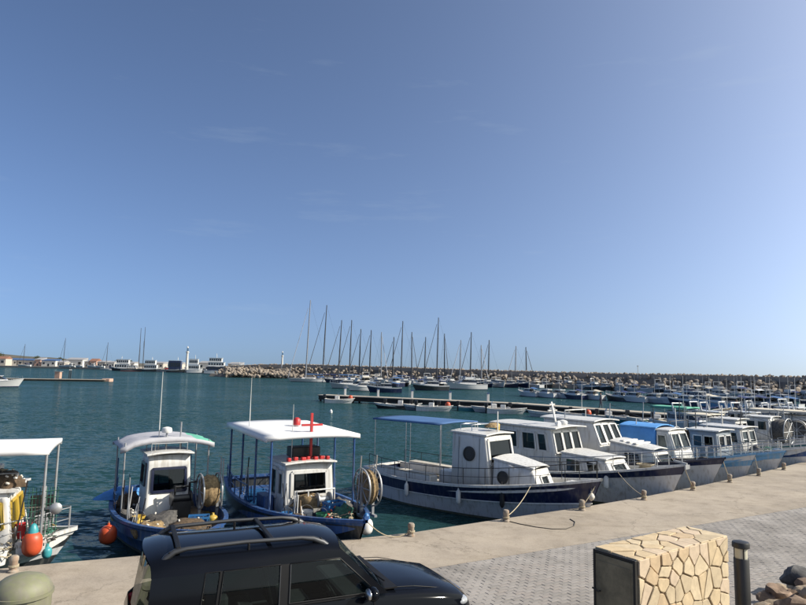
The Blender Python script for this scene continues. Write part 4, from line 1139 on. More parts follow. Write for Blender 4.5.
an = MB(); an.bar((4.75, 0, 1.86), (5.2, 0, 1.80), .10, .06); an.bar((5.2, -.15, 1.7), (5.2, .15, 1.7), .05, .14); an.build('anchor', 'galvanised', rt)
fender(on(rt, H.pt(.62, .6, -1)+Vector((0, -.1, 0))), 'white fender on the grey-white flank of the navy gunwale cruiser', 'white_plastic', .09, .5)
rope_coil(on(rt, (3.7, -.1, 1.45)), .25, 'coil of rope on the foredeck of the navy gunwale cruiser')
BOAT_E = (rt, H)
# ------------------------------------------------------------------ boat F: white cruiser with steep windscreen
rt, L = boat('motor_boat', (6.05, 32.3), (12.5, 23.95), 'white motor cruiser with steep three-pane windscreen and teal foredeck', 'boat', 'boats moored at the quay')
H = Hull(L, 3.2, .9, 1.75, .9, .75, .45)
H.build(rt, [(.08, 2), (.86, 0), (.975, 1), (1, 1)], ['white_hull', 'navy_hull', 'waterline_growth'], bulw=.12, deck='deck_teal', cap='navy_paint', NS=28)
cabin(rt, -2.9, .75, 2.0, .85, 2.72, .85, .1, 1.75, mat='white_paint', side=[(.12, .42, .52, .86), (.5, .68, .52, .86)], front=[(.04, .32, .50, .94), (.36, .64, .50, .94), (.68, .96, .50, .94)], fr='white_paint', fw=.09, roof=.14, crown=.08, gl='clear_glass')
cabin(rt, .76, 3.2, 1.9, .9, 1.72, .6, 0, 1.6, mat='white_paint', side=[(.35, .46, .35, .7), (.5, .61, .35, .7)], front=[(.1, .9, .3, .8)], fr='black_paint', fw=.04, roof=.03, name='trunk_cabin', z1b=1.95, w0b=1.3, w1b=1.1, crown=.08)
wsn = MB()
for k in range(3): wsn.bar((1.2+.3*k, -.55, 2.02-.03*k), (1.2+.3*k, .55, 2.02-.03*k), .16, .05)
wsn.build('deck_hatch', 'white_plastic', rt)
H.rail(rt, .5, .985, .5, 'steel', n=7, bow=True)
mm = MB(); mm.tube([(-1.6, -.8, 2.75), (-1.6, -.8, 3.15), (-1.6, .8, 3.15), (-1.6, .8, 2.75)], .03); mm.build('radar_arch', 'white_paint', rt, 60)
whip(rt, (-1.6, .5, 3.1), 1.3)
BOAT_F = (rt, H)
# ------------------------------------------------------------------ boat G: blue canvas wheelhouse
rt, L = boat('fishing_boat', (9.5, 32.4), (14.75, 25.75), 'pale fishing boat with wheelhouse wrapped in bright blue canvas', 'fishing boat', 'fishing boats moored at the quay')
H = Hull(L, 2.8, .85, 1.72, .8, .72, .42)
H.build(rt, [(.1, 3), (.7, 0), (.84, 1), (1, 2)], ['white_hull', 'lightblue_paint', 'white_hull', 'waterline_growth'], bulw=.25, deck='lightblue_paint', cap='lightblue_paint')
cabin(rt, -1.6, .25, 1.7, .8, 2.42, .0, .05, 1.6, mat='lightblue_canvas', side=[], front=[], roof=.03, roofmat='lightblue_canvas', crown=.12, name='canvas_cover')
cabin(rt, .27, 1.35, 1.66, .8, 2.35, .5, 0, 1.5, mat='white_paint', side=[(.12, .7, .5, .88)], front=[(.06, .48, .5, .92), (.52, .94, .5, .92)], fr='white_paint', gl='clear_glass', roof=.04, crown=.05)
H.rail(rt, .55, .98, .45, 'steel', n=6, bow=True)
net_pile(on(rt, (2.1, 0, .95)), (.6, .5, .35), 'net_grey', 'grey net on the foredeck before the blue canvas wheelhouse', 41)
crate(on(rt, (2.9, -.1, 1.1)), .6, 'white_plastic', 'white crate on the foredeck before the blue canvas wheelhouse')
tp = MB(); tp.blob((0, 0, 0), (.8, .5, .25), 3, .35, 2, 6, flat=0)
BOAT_G = (rt, H)
# ------------------------------------------------------------------ boats H to L
rt, L = boat('fishing_boat', (12.1, 33.9), (17.05, 27.5), 'light blue fishing boat with round brown net drum amidships', 'fishing boat', 'fishing boats moored at the quay')
H = Hull(L, 2.8, .85, 1.62, .8, .72, .42)
H.build(rt, [(.12, 3), (.5, 0), (.8, 1), (1, 2)], ['white_hull', 'white_hull', 'lightblue_paint', 'antifoul'], bulw=.28, deck='deck_grey', cap='lightblue_paint')
net_drum(rt, (-.4, -.55, 1.72), .60, .5, 'net_brown', 'x', 'galvanised', .9)
cabin(rt, .1, 1.5, 1.6, .75, 2.25, .12, 0, 1.5, mat='grey_hull', side=[(.15, .48, .5, .85), (.54, .88, .5, .85)], front=[(.1, .46, .5, .86), (.54, .9, .5, .86)], roof=.1, roofmat='white_paint')
H.rail(rt, .6, .98, .4, 'steel', n=5, bow=True)
o = empty('tarpaulin_heap', on(rt, (2.3, -.2, .98)), .2, 'light blue tarpaulin over gear on the brown net drum boat', 'tarpaulin'); tp.build('sheet', 'lightblue_canvas', o, 80)
whip(rt, (.6, 0, 2.3), 1.8)
rt, L = boat('fishing_boat', (14.9, 36.4), (19.85, 29.75), 'white fishing boat with low white wheelhouse, right of the brown drum boat', 'fishing boat', 'fishing boats moored at the quay')
H = Hull(L, 2.9, .85, 1.6, .8, .72, .42)
H.build(rt, [(.7, 0), (.88, 1), (1, 0)], ['white_hull', 'blue_paint'], bulw=.28, deck='deck_grey', cap='white_paint')
cabin(rt, -.9, 1.3, 1.75, .75, 2.2, .25, 0, 1.6, mat='white_paint', side=[(.08, .3, .5, .86), (.36, .6, .5, .86), (.68, .92, .5, .86)], front=[(.08, .46, .5, .9), (.54, .92, .5, .9)], roof=.12)
H.rail(rt, .55, .98, .45, 'steel', n=6, bow=True)
mm = MB(); mm.bar((-.2, 0, 2.3), (-.2, 0, 3.3), .05); mm.bar((-.2, -.35, 2.95), (-.2, .35, 2.95), .04); mm.build('mast', 'white_paint', rt)
net_pile(on(rt, (2.0, .1, .9)), (.6, .5, .4), 'net_green', 'dark green net on the bow of the low white wheelhouse boat', 51)
net_pile(on(rt, (1.7, -.6, .9)), (.4, .35, .5), 'net_grey', 'grey net beside the low white wheelhouse', 52)
crate(on(rt, (2.7, -.3, 1.05)), .3, 'blue_plastic', 'blue crate on the bow of the low white wheelhouse boat')
crate(on(rt, (-1.6, -.5, .7)), .1, 'blue_plastic', 'blue crate aft of the low white wheelhouse')
rt, L = boat('fishing_boat', (18.1, 39.3), (23.1, 32.8), 'grey fishing boat with big dark net drum on its foredeck', 'fishing boat', 'fishing boats moored at the quay')
H = Hull(L, 2.9, .85, 1.6, .8, .72, .42)
H.build(rt, [(.6, 0), (.9, 1), (1, 2)], ['grey_hull', 'white_hull', 'teal_paint'], bulw=.28, deck='deck_grey', cap='white_paint')
cabin(rt, -2.2, -.6, 1.6, .75, 2.3, .15, 0, 1.5, mat='white_paint', side=[(.1, .45, .5, .86), (.55, .9, .5, .86)], front=[(.1, .46, .5, .88), (.54, .9, .5, .88)], roof=.1)
net_drum(rt, (1.5, -.3, 1.85), .72, .8, 'net_grey', 'x', 'galvanised', 1.0)
H.rail(rt, .7, .98, .4, 'steel', n=4, bow=True)
canopy(rt, -3.6, -2.2, 2.2, 2.5, 'beige_canvas', 'galvanised', .8, .05, .08, 1)
rt, L = boat('fishing_boat', (21.6, 42.0), (26.4, 35.7), 'white fishing boat with second dark net drum at the right edge', 'fishing boat', 'fishing boats moored at the quay')
H = Hull(L, 2.9, .85, 1.55, .8, .72, .42)
H.build(rt, [(.6, 0), (.85, 1), (1, 0)], ['white_hull', 'navy_hull'], bulw=.28, deck='deck_grey', cap='white_paint')
cabin(rt, -2.0, -.4, 1.6, .75, 2.3, .15, 0, 1.5, mat='white_paint', side=[(.1, .45, .5, .86), (.55, .9, .5, .86)], front=[(.1, .46, .5, .88), (.54, .9, .5, .88)], roof=.1)
net_drum(rt, (1.0, -.3, 1.7), .6, .7, 'net_grey', 'y', 'galvanised', .9)
H.rail(rt, .7, .98, .4, 'steel', n=4, bow=True)
rt, L = boat('fishing_boat', (25.0, 44.8), (29.6, 38.5), 'white fishing boat under a pale canopy, farthest along the quay', 'fishing boat', 'fishing boats moored at the quay')
H = Hull(L, 2.9, .85, 1.5, .8, .72, .42)
H.build(rt, [(.7, 0), (.9, 1), (1, 0)], ['white_hull', 'blue_paint'], bulw=.28, deck='deck_grey', cap='white_paint')
cabin(rt, -1.2, .6, 1.6, .75, 2.25, .15, 0, 1.5, mat='white_paint', side=[(.1, .45, .5, .86), (.55, .9, .5, .86)], front=[(.1, .9, .5, .88)], roof=.1)
canopy(rt, -3.4, .8, 2.4, 2.6, 'beige_canvas', 'galvanised', .8, .05, .1, 2)

# rigging and gear on the farther quay boats
gr_ = random.Random(77)
for o_ in [o for o in col.objects if o.name.split('.')[0] in ('fishing_boat',) and o.location.x > 11]:
    for k in range(4):
        x, y = gr_.uniform(-3, 1.5), gr_.choice([-1, 1])*gr_.uniform(.5, 1.1)
        MB().tube([(x, y, .8), (x+gr_.uniform(-.2, .2), y, gr_.uniform(2.2, 3.4))], .022, 6).build('pole', gr_.choice(['galvanised', 'dark_mast', 'white_paint', 'dark_mast']), o_)
    m_ = MB(); xx = gr_.uniform(-2.8, -2.0); m_.tube([(xx, -.95, .8), (xx, -.95, 2.3), (xx, .95, 2.3), (xx, .95, .8)], .03, 7); m_.tube([(xx, 0, 2.3), (xx+.05, 0, 3.4)], .025, 6); m_.build('gantry', gr_.choice(['galvanised', 'blue_paint', 'dark_mast']), o_, 60)
    MB().tube([(xx+.05, 0, 3.35), (3.3, 0, 1.5)], .010, 4).build('stay', 'dark_mast', o_)
    MB().blob((-2.3, gr_.uniform(-.3, .3), .75), (.6, .6, .5), 3, .5, 2.2, gr_.randint(1, 90), flat=.6).build('net_bundle', gr_.choice(['net_grey', 'net_green', 'net_brown']), o_, 80)
# ------------------------------------------------------------------ mooring posts and lines on the quay
post_px = [(13, 572), (411, 536), (506, 521.5), (582, 510.5), (644, 500), (693, 490.5), (730, 482.5), (759, 476), (784, 470)]
pl = ['left of the leftmost boat, partly behind the litter bin', 'between the dark car and the navy boat', 'under the flank of the navy and white boat', 'under the bow of the navy and white boat', 'under the flank of the navy gunwale cruiser', 'at the bow of the navy gunwale cruiser', 'third from the right on the quay edge', 'second from the right on the quay edge', 'farthest along the quay edge']
posts = []
for (px, py), l in zip(post_px, pl):
    p = at_z(px, py, QZ)
    o = empty('mooring_post', p, random.uniform(0, 6), 'short stone-coloured mooring post '+l, 'mooring post', 'mooring posts along the quay edge')
    MB().lathe([(.10, -.02), (.10, .03), (.075, .05), (.075, .2), (.085, .22), (.085, .28), (.06, .31)], 14).build('post', 'post_concrete', o, 50)
    MB().tube([(.085*math.cos(a*.5), .085*math.sin(a*.5), .09+a*.0016) for a in range(30)], .014, 6).build('rope_turns', 'rope', o, 80)
    posts.append(p)
def bowpt(bt, t=.97, v=1.0, side=1): return on(bt[0], bt[1].pt(t, v, side))
mooring_rope(posts[1]+Vector((0, 0, .12)), bowpt(BOAT_C, .985), 'slack line from the post by the car to the blue boat', .25)
mooring_rope(posts[2]+Vector((0, 0, .12)), bowpt(BOAT_D, .8, 1, -1), 'line from the post to the navy and white boat', .12)
mooring_rope(posts[3]+Vector((0, 0, .12)), bowpt(BOAT_D, .985), 'line from the post to the navy bow tip', .05)
mooring_rope(posts[5]+Vector((0, 0, .12)), bowpt(BOAT_E, .985), 'line from the post to the navy gunwale cruiser bow', .05)
mooring_rope(posts[4]+Vector((0, 0, .12)), bowpt(BOAT_E, .8, 1, -1), 'line from the post to the cruiser flank', .1)
mooring_rope(posts[6]+Vector((0, 0, .12)), bowpt(BOAT_F, .985), 'line to the steep windscreen cruiser', .05)
mooring_rope(posts[7]+Vector((0, 0, .12)), bowpt(BOAT_G, .985), 'line to the blue canvas boat', .05)
for k, (bt, t, lab) in enumerate([(BOAT_E, .45, 'white fender amidships on the navy gunwale cruiser'), (BOAT_E, .78, 'white fender forward on the navy gunwale cruiser'), (BOAT_F, .6, 'blue fender on the flank of the steep windscreen cruiser'), (BOAT_F, .8, 'white fender forward on the steep windscreen cruiser'), (BOAT_G, .7, 'white fender on the flank of the blue canvas boat')]):
    fender(on(bt[0], bt[1].pt(t, .68, -1)+Vector((0, -.1, 0))), lab, 'blue_plastic' if k == 2 else 'white_plastic', .09, .5)
# loose rope on the apron
lr = MB(); pts = []
for (x, y) in [(508, 521), (520, 524), (536, 527), (552, 529), (566, 529), (574, 526), (575, 522), (570, 519)]: pts.append(at_z(x, y, QZ+.012))
o = empty('loose_rope', pts[0], 0, 'thin loose rope curling over the concrete beside the navy boat', 'rope')
lr.tube([p-pts[0] for p in pts], .011, 5).build('line', 'rope_dark', o, 80)
# ------------------------------------------------------------------ the dark car
def make_car(loc, rz):
    root = empty('car', loc, rz, 'dark navy estate car with grey roof rails parked on the quay', 'car')
    # x forward, right side = -y
    st = [(-2.26, .60, .50, .92, .92), (-2.22, .78, .42, 1.0, 1.0), (-2.12, .86, .34, 1.06, 1.06), (-1.75, .90, .30, 1.10, 1.10), (-1.2, .915, .28, 1.11, 1.11), (-.5, .92, .28, 1.10, 1.10), (.2, .92, .28, 1.09, 1.09), (.62, .915, .28, 1.08, 1.08), (.78, .91, .28, 1.07, 1.13), (1.1, .905, .28, 1.03, 1.12), (1.5, .895, .29, .99, 1.09), (1.85, .87, .30, .94, 1.035), (2.16, .83, .33, .88, .97), (2.32, .75, .38, .80, .88), (2.42, .62, .46, .70, .76)]
    mb = MB(); rings = []
    for (x, w, zb, zs, zc) in st:
        cab = -2.15 < x < .7
        half = [(w*.84, zb), (w*.955, zb+.10), (w*.99, (zb+zs)*.42), (w, (zb+zs)*.52), (w*.985, zs-.14), (w*.965, zs-.05), (w*.925, zs)]
        if cab: half += [(w*.90, zs-.005), (w*.86, .62), (w*.4, .55), (0, .55)]
        else: half += [(w*.86, zs+(zc-zs)*.35), (w*.7, zs+(zc-zs)*.75), (w*.35, zc-.005), (0, zc)]
        ring = [(x, -y, z) for y, z in half]+[(x, y, z) for y, z in reversed(half[:-1])]
        rings.append(ring)
    mb.grid(rings, closed=True)
    n = len(rings[0])
    mb.f.append(tuple(range(n))); mb.m.append(0)
    mb.f.append(tuple(len(mb.v)-n+i for i in reversed(range(n)))); mb.m.append(0)
    # interior tub faces
    for k, f in enumerate(mb.f):
        if len(f) == 4:
            c = sum((Vector(mb.v[i]) for i in f), Vector())/4
            if -2.2 < c.x < .72 and abs(c.y) < .80 and c.z > .5: mb.m[k] = 1
    body = mb.build('body', ['car_paint', 'car_interior'], root, 32)
    fixnormals(body)
    cut = MB()
    for x in (1.42, -1.35):
        for s in (1, -1):
            cut.lathe([(.405, -.20), (.405, .20)], 32, (x, s*.86, .36), Matrix.Rotation(R(90), 3, 'X'))
    co = cut.build('cutter', 'car_trim', root); fixnormals(co)
    md = body.modifiers.new('b', 'BOOLEAN'); md.operation = 'DIFFERENCE'; md.object = co; md.solver = 'EXACT'
    bpy.context.view_layer.update()
    dg = bpy.context.evaluated_depsgraph_get()
    nm = bpy.data.meshes.new_from_object(body.evaluated_get(dg))
    body.modifiers.clear(); body.data = nm
    cm = co.data; bpy.data.objects.remove(co); bpy.data.meshes.remove(cm)
    nm.polygons.foreach_set('use_smooth', [True]*len(nm.polygons)); nm.set_sharp_from_angle(angle=R(32))
    # wheels and arches
    for x in (1.42, -1.35):
        for s in (1, -1):
            q = Matrix.Rotation(R(90)*s, 3, 'X')
            w = MB(); w.lathe([(.235, -.11), (.34, -.115), (.365, -.08), (.37, 0), (.365, .08), (.34, .115), (.235, .11)], 32, (0, 0, 0), q)
            wo_ = w.build('wheel', 'black_rubber', root, 50, loc=(x, s*.80, .37))
            rm = MB(); rm.lathe([(.23, -.10), (.24, .10), (.225, .10), (.21, .0), (.05, .02), (.05, .09), (.04, .10)], 28, (0, 0, 0), Matrix.Rotation(-R(90)*s, 3, 'X'))
            for k in range(6):
                a = k*math.pi/3; rm.bar((math.cos(a)*.05, s*.08, math.sin(a)*.05), (math.cos(a)*.22, s*.07, math.sin(a)*.22), .06, .03, up=(0, 1, 0))
            rm.build('rim', 'steel', wo_, 50)
            ar = MB(); pts = [(x+.43*math.cos(a), s*(.925 if x < 0 else .905), .36+.43*math.sin(a)) for a in [math.pi*k/16 for k in range(17)]]
            ar.tube(pts, .035, 8); ar.build('wheel_arch', 'car_paint', root, 70)
    # greenhouse: one rounded section swept along the car
    PR = [(.862, 1.10), (.855, 1.16), (.84, 1.30), (.815, 1.46), (.785, 1.60), (.766, 1.645), (.738, 1.69), (.695, 1.73), (.64, 1.763), (.56, 1.785), (.45, 1.802), (.3, 1.815), (.15, 1.822), (0, 1.825)]
    def yz(z):
        for a, b in zip(PR[:-1], PR[1:]):
            if a[1] <= z <= b[1]: t_ = (z-a[1])/(b[1]-a[1]); return a[0]+(b[0]-a[0])*t_
        return 0
    def kz(z): return min(1.0, (z-1.10)/.64)
    def xf(y, z): return .99-.70*kz(z)+.13*(1-min(1, abs(y)/.86)**2)
    def xr(y, z): return -2.04+.05*kz(z)-.16*(1-min(1, abs(y)/.8)**2)*(1-.35*kz(z))
    WT = 1.60
    # pillars and window apertures
    brk = [(.99, 'a'), (.86, 'g'), (-.37, 'b'), (-.50, 'g'), (-1.24, 'd'), (-1.28, 'g'), (-1.46, 'c'), (-1.58, 'q'), (-1.88, 'c'), (-2.04, None)]
    rakes = {.99: .70, .86: .70, -.37: -.03, -.50: -.03, -1.24: -.08, -1.28: -.08, -1.46: -.09, -1.58: -.05, -1.88: -.05, -2.04: -.05}
    def P(s, xb, z, dy=0):
        r_ = rakes[xb]
        return Vector((xb-r_*kz(z), s*(yz(z)+dy), z))
    ZS = [1.10, 1.135, 1.16, 1.30, 1.46, WT]
    for s in (1, -1):
        fr_ = MB()
        for (a, b) in zip(brk[:-1], brk[1:]):
            kind = a[1]
            if s < 0 and kind == 'q': kind = 'c'
            for z0, z1 in zip(ZS[:-1], ZS[1:]):
                if kind in 'gq' and z0 > 1.13: continue
                fr_.add([P(s, a[0], z0), P(s, b[0], z0), P(s, b[0], z1), P(s, a[0], z1)], [(0, 1, 2, 3)], 1 if (kind in 'bd' or (kind in 'gq')) else 0)
        fo = fr_.build('cabin_frame', ['car_paint', 'car_trim'], root)
        b_ = bmesh.new(); b_.from_mesh(fo.data); bmesh.ops.remove_doubles(b_, verts=b_.verts[:], dist=.0005); bmesh.ops.recalc_face_normals(b_, faces=b_.faces[:]); b_.to_mesh(fo.data); b_.free()
        fo.data.polygons.foreach_set('use_smooth', [True]*len(fo.data.polygons)); fo.data.set_sharp_from_angle(angle=R(35))
        for (a, b) in zip(brk[:-1], brk[1:]):
            kind = a[1]
            if kind == 'g' or (kind == 'q' and s > 0):
                g = MB(); g.grid([[P(s, a[0], z, -.014).lerp(P(s, b[0], z, -.014), u) for u in (0, .5, 1)] for z in (1.13, 1.20, 1.30, 1.46, WT+.004)])
                g.build('side_window', 'car_glass', root, 60)
                rim = [P(s, a[0], z, .002) for z in (1.135, 1.30, 1.46, WT)]+[P(s, b[0], z, .002) for z in (WT, 1.46, 1.30, 1.135)]
                MB().tube(rim, .009, 5, closed=True).build('window_seal', 'car_trim', root, 60)
        for xb in (-.36, -.51):
            MB().tube([P(s, xb, z, .008) if xb in rakes else P(s, -.37 if xb > -.4 else -.50, z, .008) for z in (1.14, 1.30, 1.46, WT-.01)], .007, 5).build('pillar_trim', 'rail_grey', root)
    # roof shell from the window tops over the top
    RP = [q for q in PR if q[1] >= WT-.001]
    full = [(y, z) for y, z in RP]+[(-y, z) for y, z in reversed(RP[:-1])]
    rf = MB(); rows = []; NU = 22
    for i in range(NU+1):
        u = i/NU; row = []
        for (y, z) in full:
            x = xf(y, z)*(1-u)+xr(y, z)*u
            dz = .05*max(0, 1-u/.16)**2+.045*max(0, (u-.86)/.14)**2
            zz = z-dz*max(0, (z-WT)/.225)
            if .08 < u < .92: zz -= .006*(math.exp(-((abs(y)-.22)/.03)**2)+math.exp(-((abs(y)-.42)/.03)**2))
            row.append((x, y, zz))
        rows.append(row)
    rf.grid(rows); fixnormals(rf.build('roof', 'car_paint', root, 60))
    def screen(fx, name, gl, zt, dx):
        g = MB(); rows = []
        for i in range(8):
            z = 1.105+(zt-1.105)*i/7; row = []
            for j in range(13):
                v = j/12*2-1; y = yz(z)*.985*v
                zz = z+(.045*(1-v*v) if i == 7 else .045*(1-v*v)*(i/7)**3)
                row.append((fx(y, z)+dx, y, zz))
            rows.append(row)
        g.grid(rows); return g.build(name, gl, root, 70)
    screen(xf, 'windscreen', 'car_glass', 1.72, -.012)
    screen(xr, 'rear_window', 'car_glass_rear', 1.70, .008)
    wp = MB(); wp.box((1.06, 0, 1.115), (.22, 1.5, .02)); wp.build('cowl', 'car_trim', root)
    for y0, y1 in ((.05, .62), (-.55, -.02)):
        w = MB(); w.tube([(1.06, y0, 1.15), (.93, y1, 1.22)], .011, 5); w.build('wiper', 'car_trim', root)
    # roof rails and cross bars
    for s in (1, -1):
        r_ = MB(); y = s*.585
        pts = [(.22, y*1.03, 1.70), (.13, y*1.02, 1.77), (.0, y, 1.825), (-.16, y, 1.852), (-.9, y, 1.868), (-1.6, y, 1.852), (-1.74, y, 1.83), (-1.83, y, 1.775), (-1.89, y, 1.71)]
        r_.tube(pts, [.04, .042, .036, .026, .026, .026, .036, .042, .04], 10)
        ro = r_.build('roof_rail', 'rail_grey', root, 60)
        for x in (.10, -.85, -1.80):
            f = MB(); f.bar((x, y, 1.74), (x, y, 1.835), .06, .03) if abs(x+.85) > .1 else f.bar((x, y, 1.75), (x, y, 1.85), .05, .03); f.build('rail_foot', 'car_trim', ro, bevel=.01)
    for x in (-.55, -1.70):
        b = MB(); b.bar((x, -.585, 1.868), (x, .585, 1.868), .06, .026); b.build('cross_bar', 'car_trim', root, bevel=.01)
    # mirrors, handles, lamps, trim
    for s in (1, -1):
        m = MB(); m.blob((.70, s*1.02, 1.17), (.085, .125, .095), 2, .05, 1, 1); mo = m.build('mirror', 'car_paint', root, 70)
        a = MB(); a.bar((.72, s*.85, 1.12), (.71, s*.95, 1.15), .06, .05); a.build('mirror_arm', 'car_trim', mo)
        g = MB(); g.blob((.645, s*1.02, 1.17), (.04, .1, .075), 2, 0, 1, 1); g.build('mirror_glass', 'steel', mo, 70)
        for x in (-.2, -1.28):
            h = MB(); h.tube([(x, s*.918, .98), (x-.03, s*.945, .985), (x-.17, s*.945, .985), (x-.2, s*.918, .98)], .014, 6); h.build('door_handle', 'car_paint', root, 60)
        hl = MB(); hl.blob((2.17, s*.655, .80), (.15, .16, .075), 3, .04, 1, 2); hl.build('headlight', 'headlamp', root, 70)
        tl = MB(); tl.box((-2.17, s*.74, .82), (.10, .16, .34)); tl.build('tail_light', 'red_paint', root, bevel=.03)
        dl_ = MB()
        for x in (.78, -.43, -1.42): dl_.bar((x, s*.926, .42), (x, s*.908, 1.04), .006, .012)
        dl_.build('door_gap', 'car_trim', root)
    bm_ = MB(); bm_.box((2.33, 0, .50), (.18, 1.5, .22)); bm_.build('front_bumper', 'car_paint', root, bevel=.06)
    bm_ = MB(); bm_.box((-2.25, 0, .52), (.16, 1.55, .22)); bm_.build('rear_bumper', 'car_trim', root, bevel=.05)
    gr = MB()
    for k in range(4): gr.box((2.38, 0, .68+k*.045), (.05, .8-.04*k, .018))
    gr.build('grille', 'steel', root)
    # bonnet shut-lines
    for s in (1, -1):
        bl = MB(); bl.tube([(.95, s*.70, 1.118), (1.45, s*.70, 1.082), (1.9, s*.64, .985)], .006, 4)
        bl.build('bonnet_gap', 'car_trim', root)
    # seats, dashboard, wheel
    for (x, y) in ((-.25, .38), (-.25, -.38)):
        sb = MB(); sb.box((x+.2, y, .72), (.5, .48, .16)); sb.box((x-.12, y, 1.02), (.14, .46, .6), mat=Matrix.Rotation(R(-14), 3, 'Y')); sb.box((x-.22, y, 1.42), (.1, .26, .18)); sb.build('seat', 'car_interior', root, bevel=.04)
    sb = MB(); sb.box((-.85, 0, .72), (.5, 1.3, .16)); sb.box((-1.15, 0, 1.0), (.14, 1.3, .5)); sb.build('rear_seat', 'car_interior', root, bevel=.04)
    db = MB(); db.box((.62, 0, .95), (.4, 1.5, .22)); db.build('dashboard', 'car_interior', root, bevel=.05)
    swm = MB(); swm.tube([(.33-.09*math.sin(a), -.38+.18*math.cos(a), 1.06+.15*math.sin(a)) for a in [2*math.pi*k/20 for k in range(20)]], .016, 6, closed=True); swm.build('steering_wheel', 'car_trim', root, 60)
    return root
CAR = make_car((-1.38, 9.0, QZ), R(24))

# ------------------------------------------------------------------ stone-clad cabinet
def clip(poly, px, py, nx, ny):
    out = []
    n = len(poly)
    for i in range(n):
        a, b = poly[i], poly[(i+1) % n]
        da = (a[0]-px)*nx+(a[1]-py)*ny; db = (b[0]-px)*nx+(b[1]-py)*ny
        if da <= 0: out.append(a)
        if (da < 0) != (db < 0) and abs(da-db) > 1e-12:
            t = da/(da-db); out.append((a[0]+(b[0]-a[0])*t, a[1]+(b[1]-a[1])*t))
    return out
def crazy(w, h, n, gap, seed):
    rd = random.Random(seed); pts = []; tries = 0
    dmin = math.sqrt(w*h/n)*.78
    while len(pts) < n and tries < 6000:
        tries += 1; p = (rd.uniform(0, w), rd.uniform(0, h))
        k = rd.uniform(.65, 1.25)
        if all(math.hypot(p[0]-q[0], p[1]-q[1]) > dmin*k for q in pts): pts.append(p)
    cells = []
    for p in pts:
        poly = [(gap/2, gap/2), (w-gap/2, gap/2), (w-gap/2, h-gap/2), (gap/2, h-gap/2)]
        for q in pts:
            if q is p: continue
            dx, dy = q[0]-p[0], q[1]-p[1]; d = math.hypot(dx, dy)
            if d > 1.2: continue
            nx, ny = dx/d, dy/d
            g = gap*rd.uniform(.35, .75)
            poly = clip(poly, p[0]+dx/2-nx*g, p[1]+dy/2-ny*g, nx, ny)
            if len(poly) < 3: break
        if len(poly) >= 3: cells.append(poly)
    return cells
SH = 1.5
ztop = QZ+SH
cA = at_z(637.5, 560, ztop); cR = at_z(727, 536, ztop); cL = at_z(592.6, 548, ztop)
uF = (cR-cA); wF = uF.length; uF.normalize()
vS = Vector((-uF.y, uF.x, 0)); dS = (cL-cA).dot(vS)
rt = empty('stone_cabinet', (cA.x, cA.y, QZ), math.atan2(uF.y, uF.x), 'box-shaped cabinet clad in honey crazy-paving stone with a dark metal door', 'cabinet')
MB().box((wF/2, dS/2, SH/2-.01), (wF-.02, dS-.02, SH-.02)).build('mortar_core', 'mortar', rt)
srng = random.Random(5)
def stone(poly, T, th):
    # slight corner rounding: cut every corner
    n = len(poly); P2 = []
    for i in range(n):
        a, b, c = poly[i-1], poly[i], poly[(i+1) % n]
        la = math.hypot(a[0]-b[0], a[1]-b[1]); lc = math.hypot(c[0]-b[0], c[1]-b[1])
        r = .018
        if la > .06: P2.append((b[0]+(a[0]-b[0])*r/la, b[1]+(a[1]-b[1])*r/la))
        else: P2.append(b)
        if lc > .06 and la > .06: P2.append((b[0]+(c[0]-b[0])*r/lc, b[1]+(c[1]-b[1])*r/lc))
    P3 = []
    for i in range(len(P2)):
        a, b = P2[i], P2[(i+1) % len(P2)]; P3.append(a); l = math.hypot(b[0]-a[0], b[1]-a[1])
        if l > .09:
            j = srng.uniform(-.006, .003); P3.append(((a[0]+b[0])/2-(b[1]-a[1])/l*-j, (a[1]+b[1])/2+(b[0]-a[0])/l*-j))
    P2 = P3
    th = th+srng.uniform(-.004, .010)
    n = len(P2); cx = sum(p[0] for p in P2)/n; cy = sum(p[1] for p in P2)/n
    tx_, ty_ = srng.uniform(-.02, .02), srng.uniform(-.02, .02)
    lo_ = [T(p[0], p[1], -.012) for p in P2]
    md_ = [T(p[0], p[1], th-.006) for p in P2]
    hi_ = []
    for p in P2:
        d = math.hypot(p[0]-cx, p[1]-cy) or 1; k = 1-.008/d
        x, y = cx+(p[0]-cx)*k, cy+(p[1]-cy)*k
        hi_.append(T(x, y, th+(p[0]-cx)*tx_+(p[1]-cy)*ty_))
    fs = [(i, (i+1) % n, n+(i+1) % n, n+i) for i in range(n)]+[(n+i, n+(i+1) % n, 2*n+(i+1) % n, 2*n+i) for i in range(n)]+[tuple(range(2*n, 3*n))]
    m = MB(); m.add(lo_+md_+hi_, fs)
    m.build('stone', 'stone_%d' % srng.choice([0, 0, 1, 1, 2, 3, 3, 4]), rt)
for poly in crazy(wF, SH, 62, .017, 12): stone(poly, lambda x, y, z: (x, -z, y), .014)
for poly in crazy(wF+.03, dS+.03, 26, .014, 23): stone(poly, lambda x, y, z: (x-.015, y-.015, SH-.012+z), .018)
for poly in crazy(dS, SH, 22, .017, 31): stone(poly, lambda x, y, z: (wF+z, x, y), .014)
dr_ = MB(); dr_.box((-.03, dS/2, SH/2-.02), (.04, dS-.05, SH-.08)); do = dr_.build('metal_door', 'door_olive', rt, bevel=.006)
fm = MB(); fm.box((-.025, .02, SH/2), (.07, .04, SH-.02)); fm.box((-.025, dS-.02, SH/2), (.07, .04, SH-.02)); fm.box((-.025, dS/2, SH-.03), (.07, dS-.08, .04)); fm.build('door_frame', 'door_trim', rt, bevel=.006)
hd_ = MB(); hd_.tube([(-.05, dS-.12, .92), (-.10, dS-.12, .92), (-.11, dS-.02, .95)], .014, 6); hd_.build('handle', 'door_trim', do, 60)
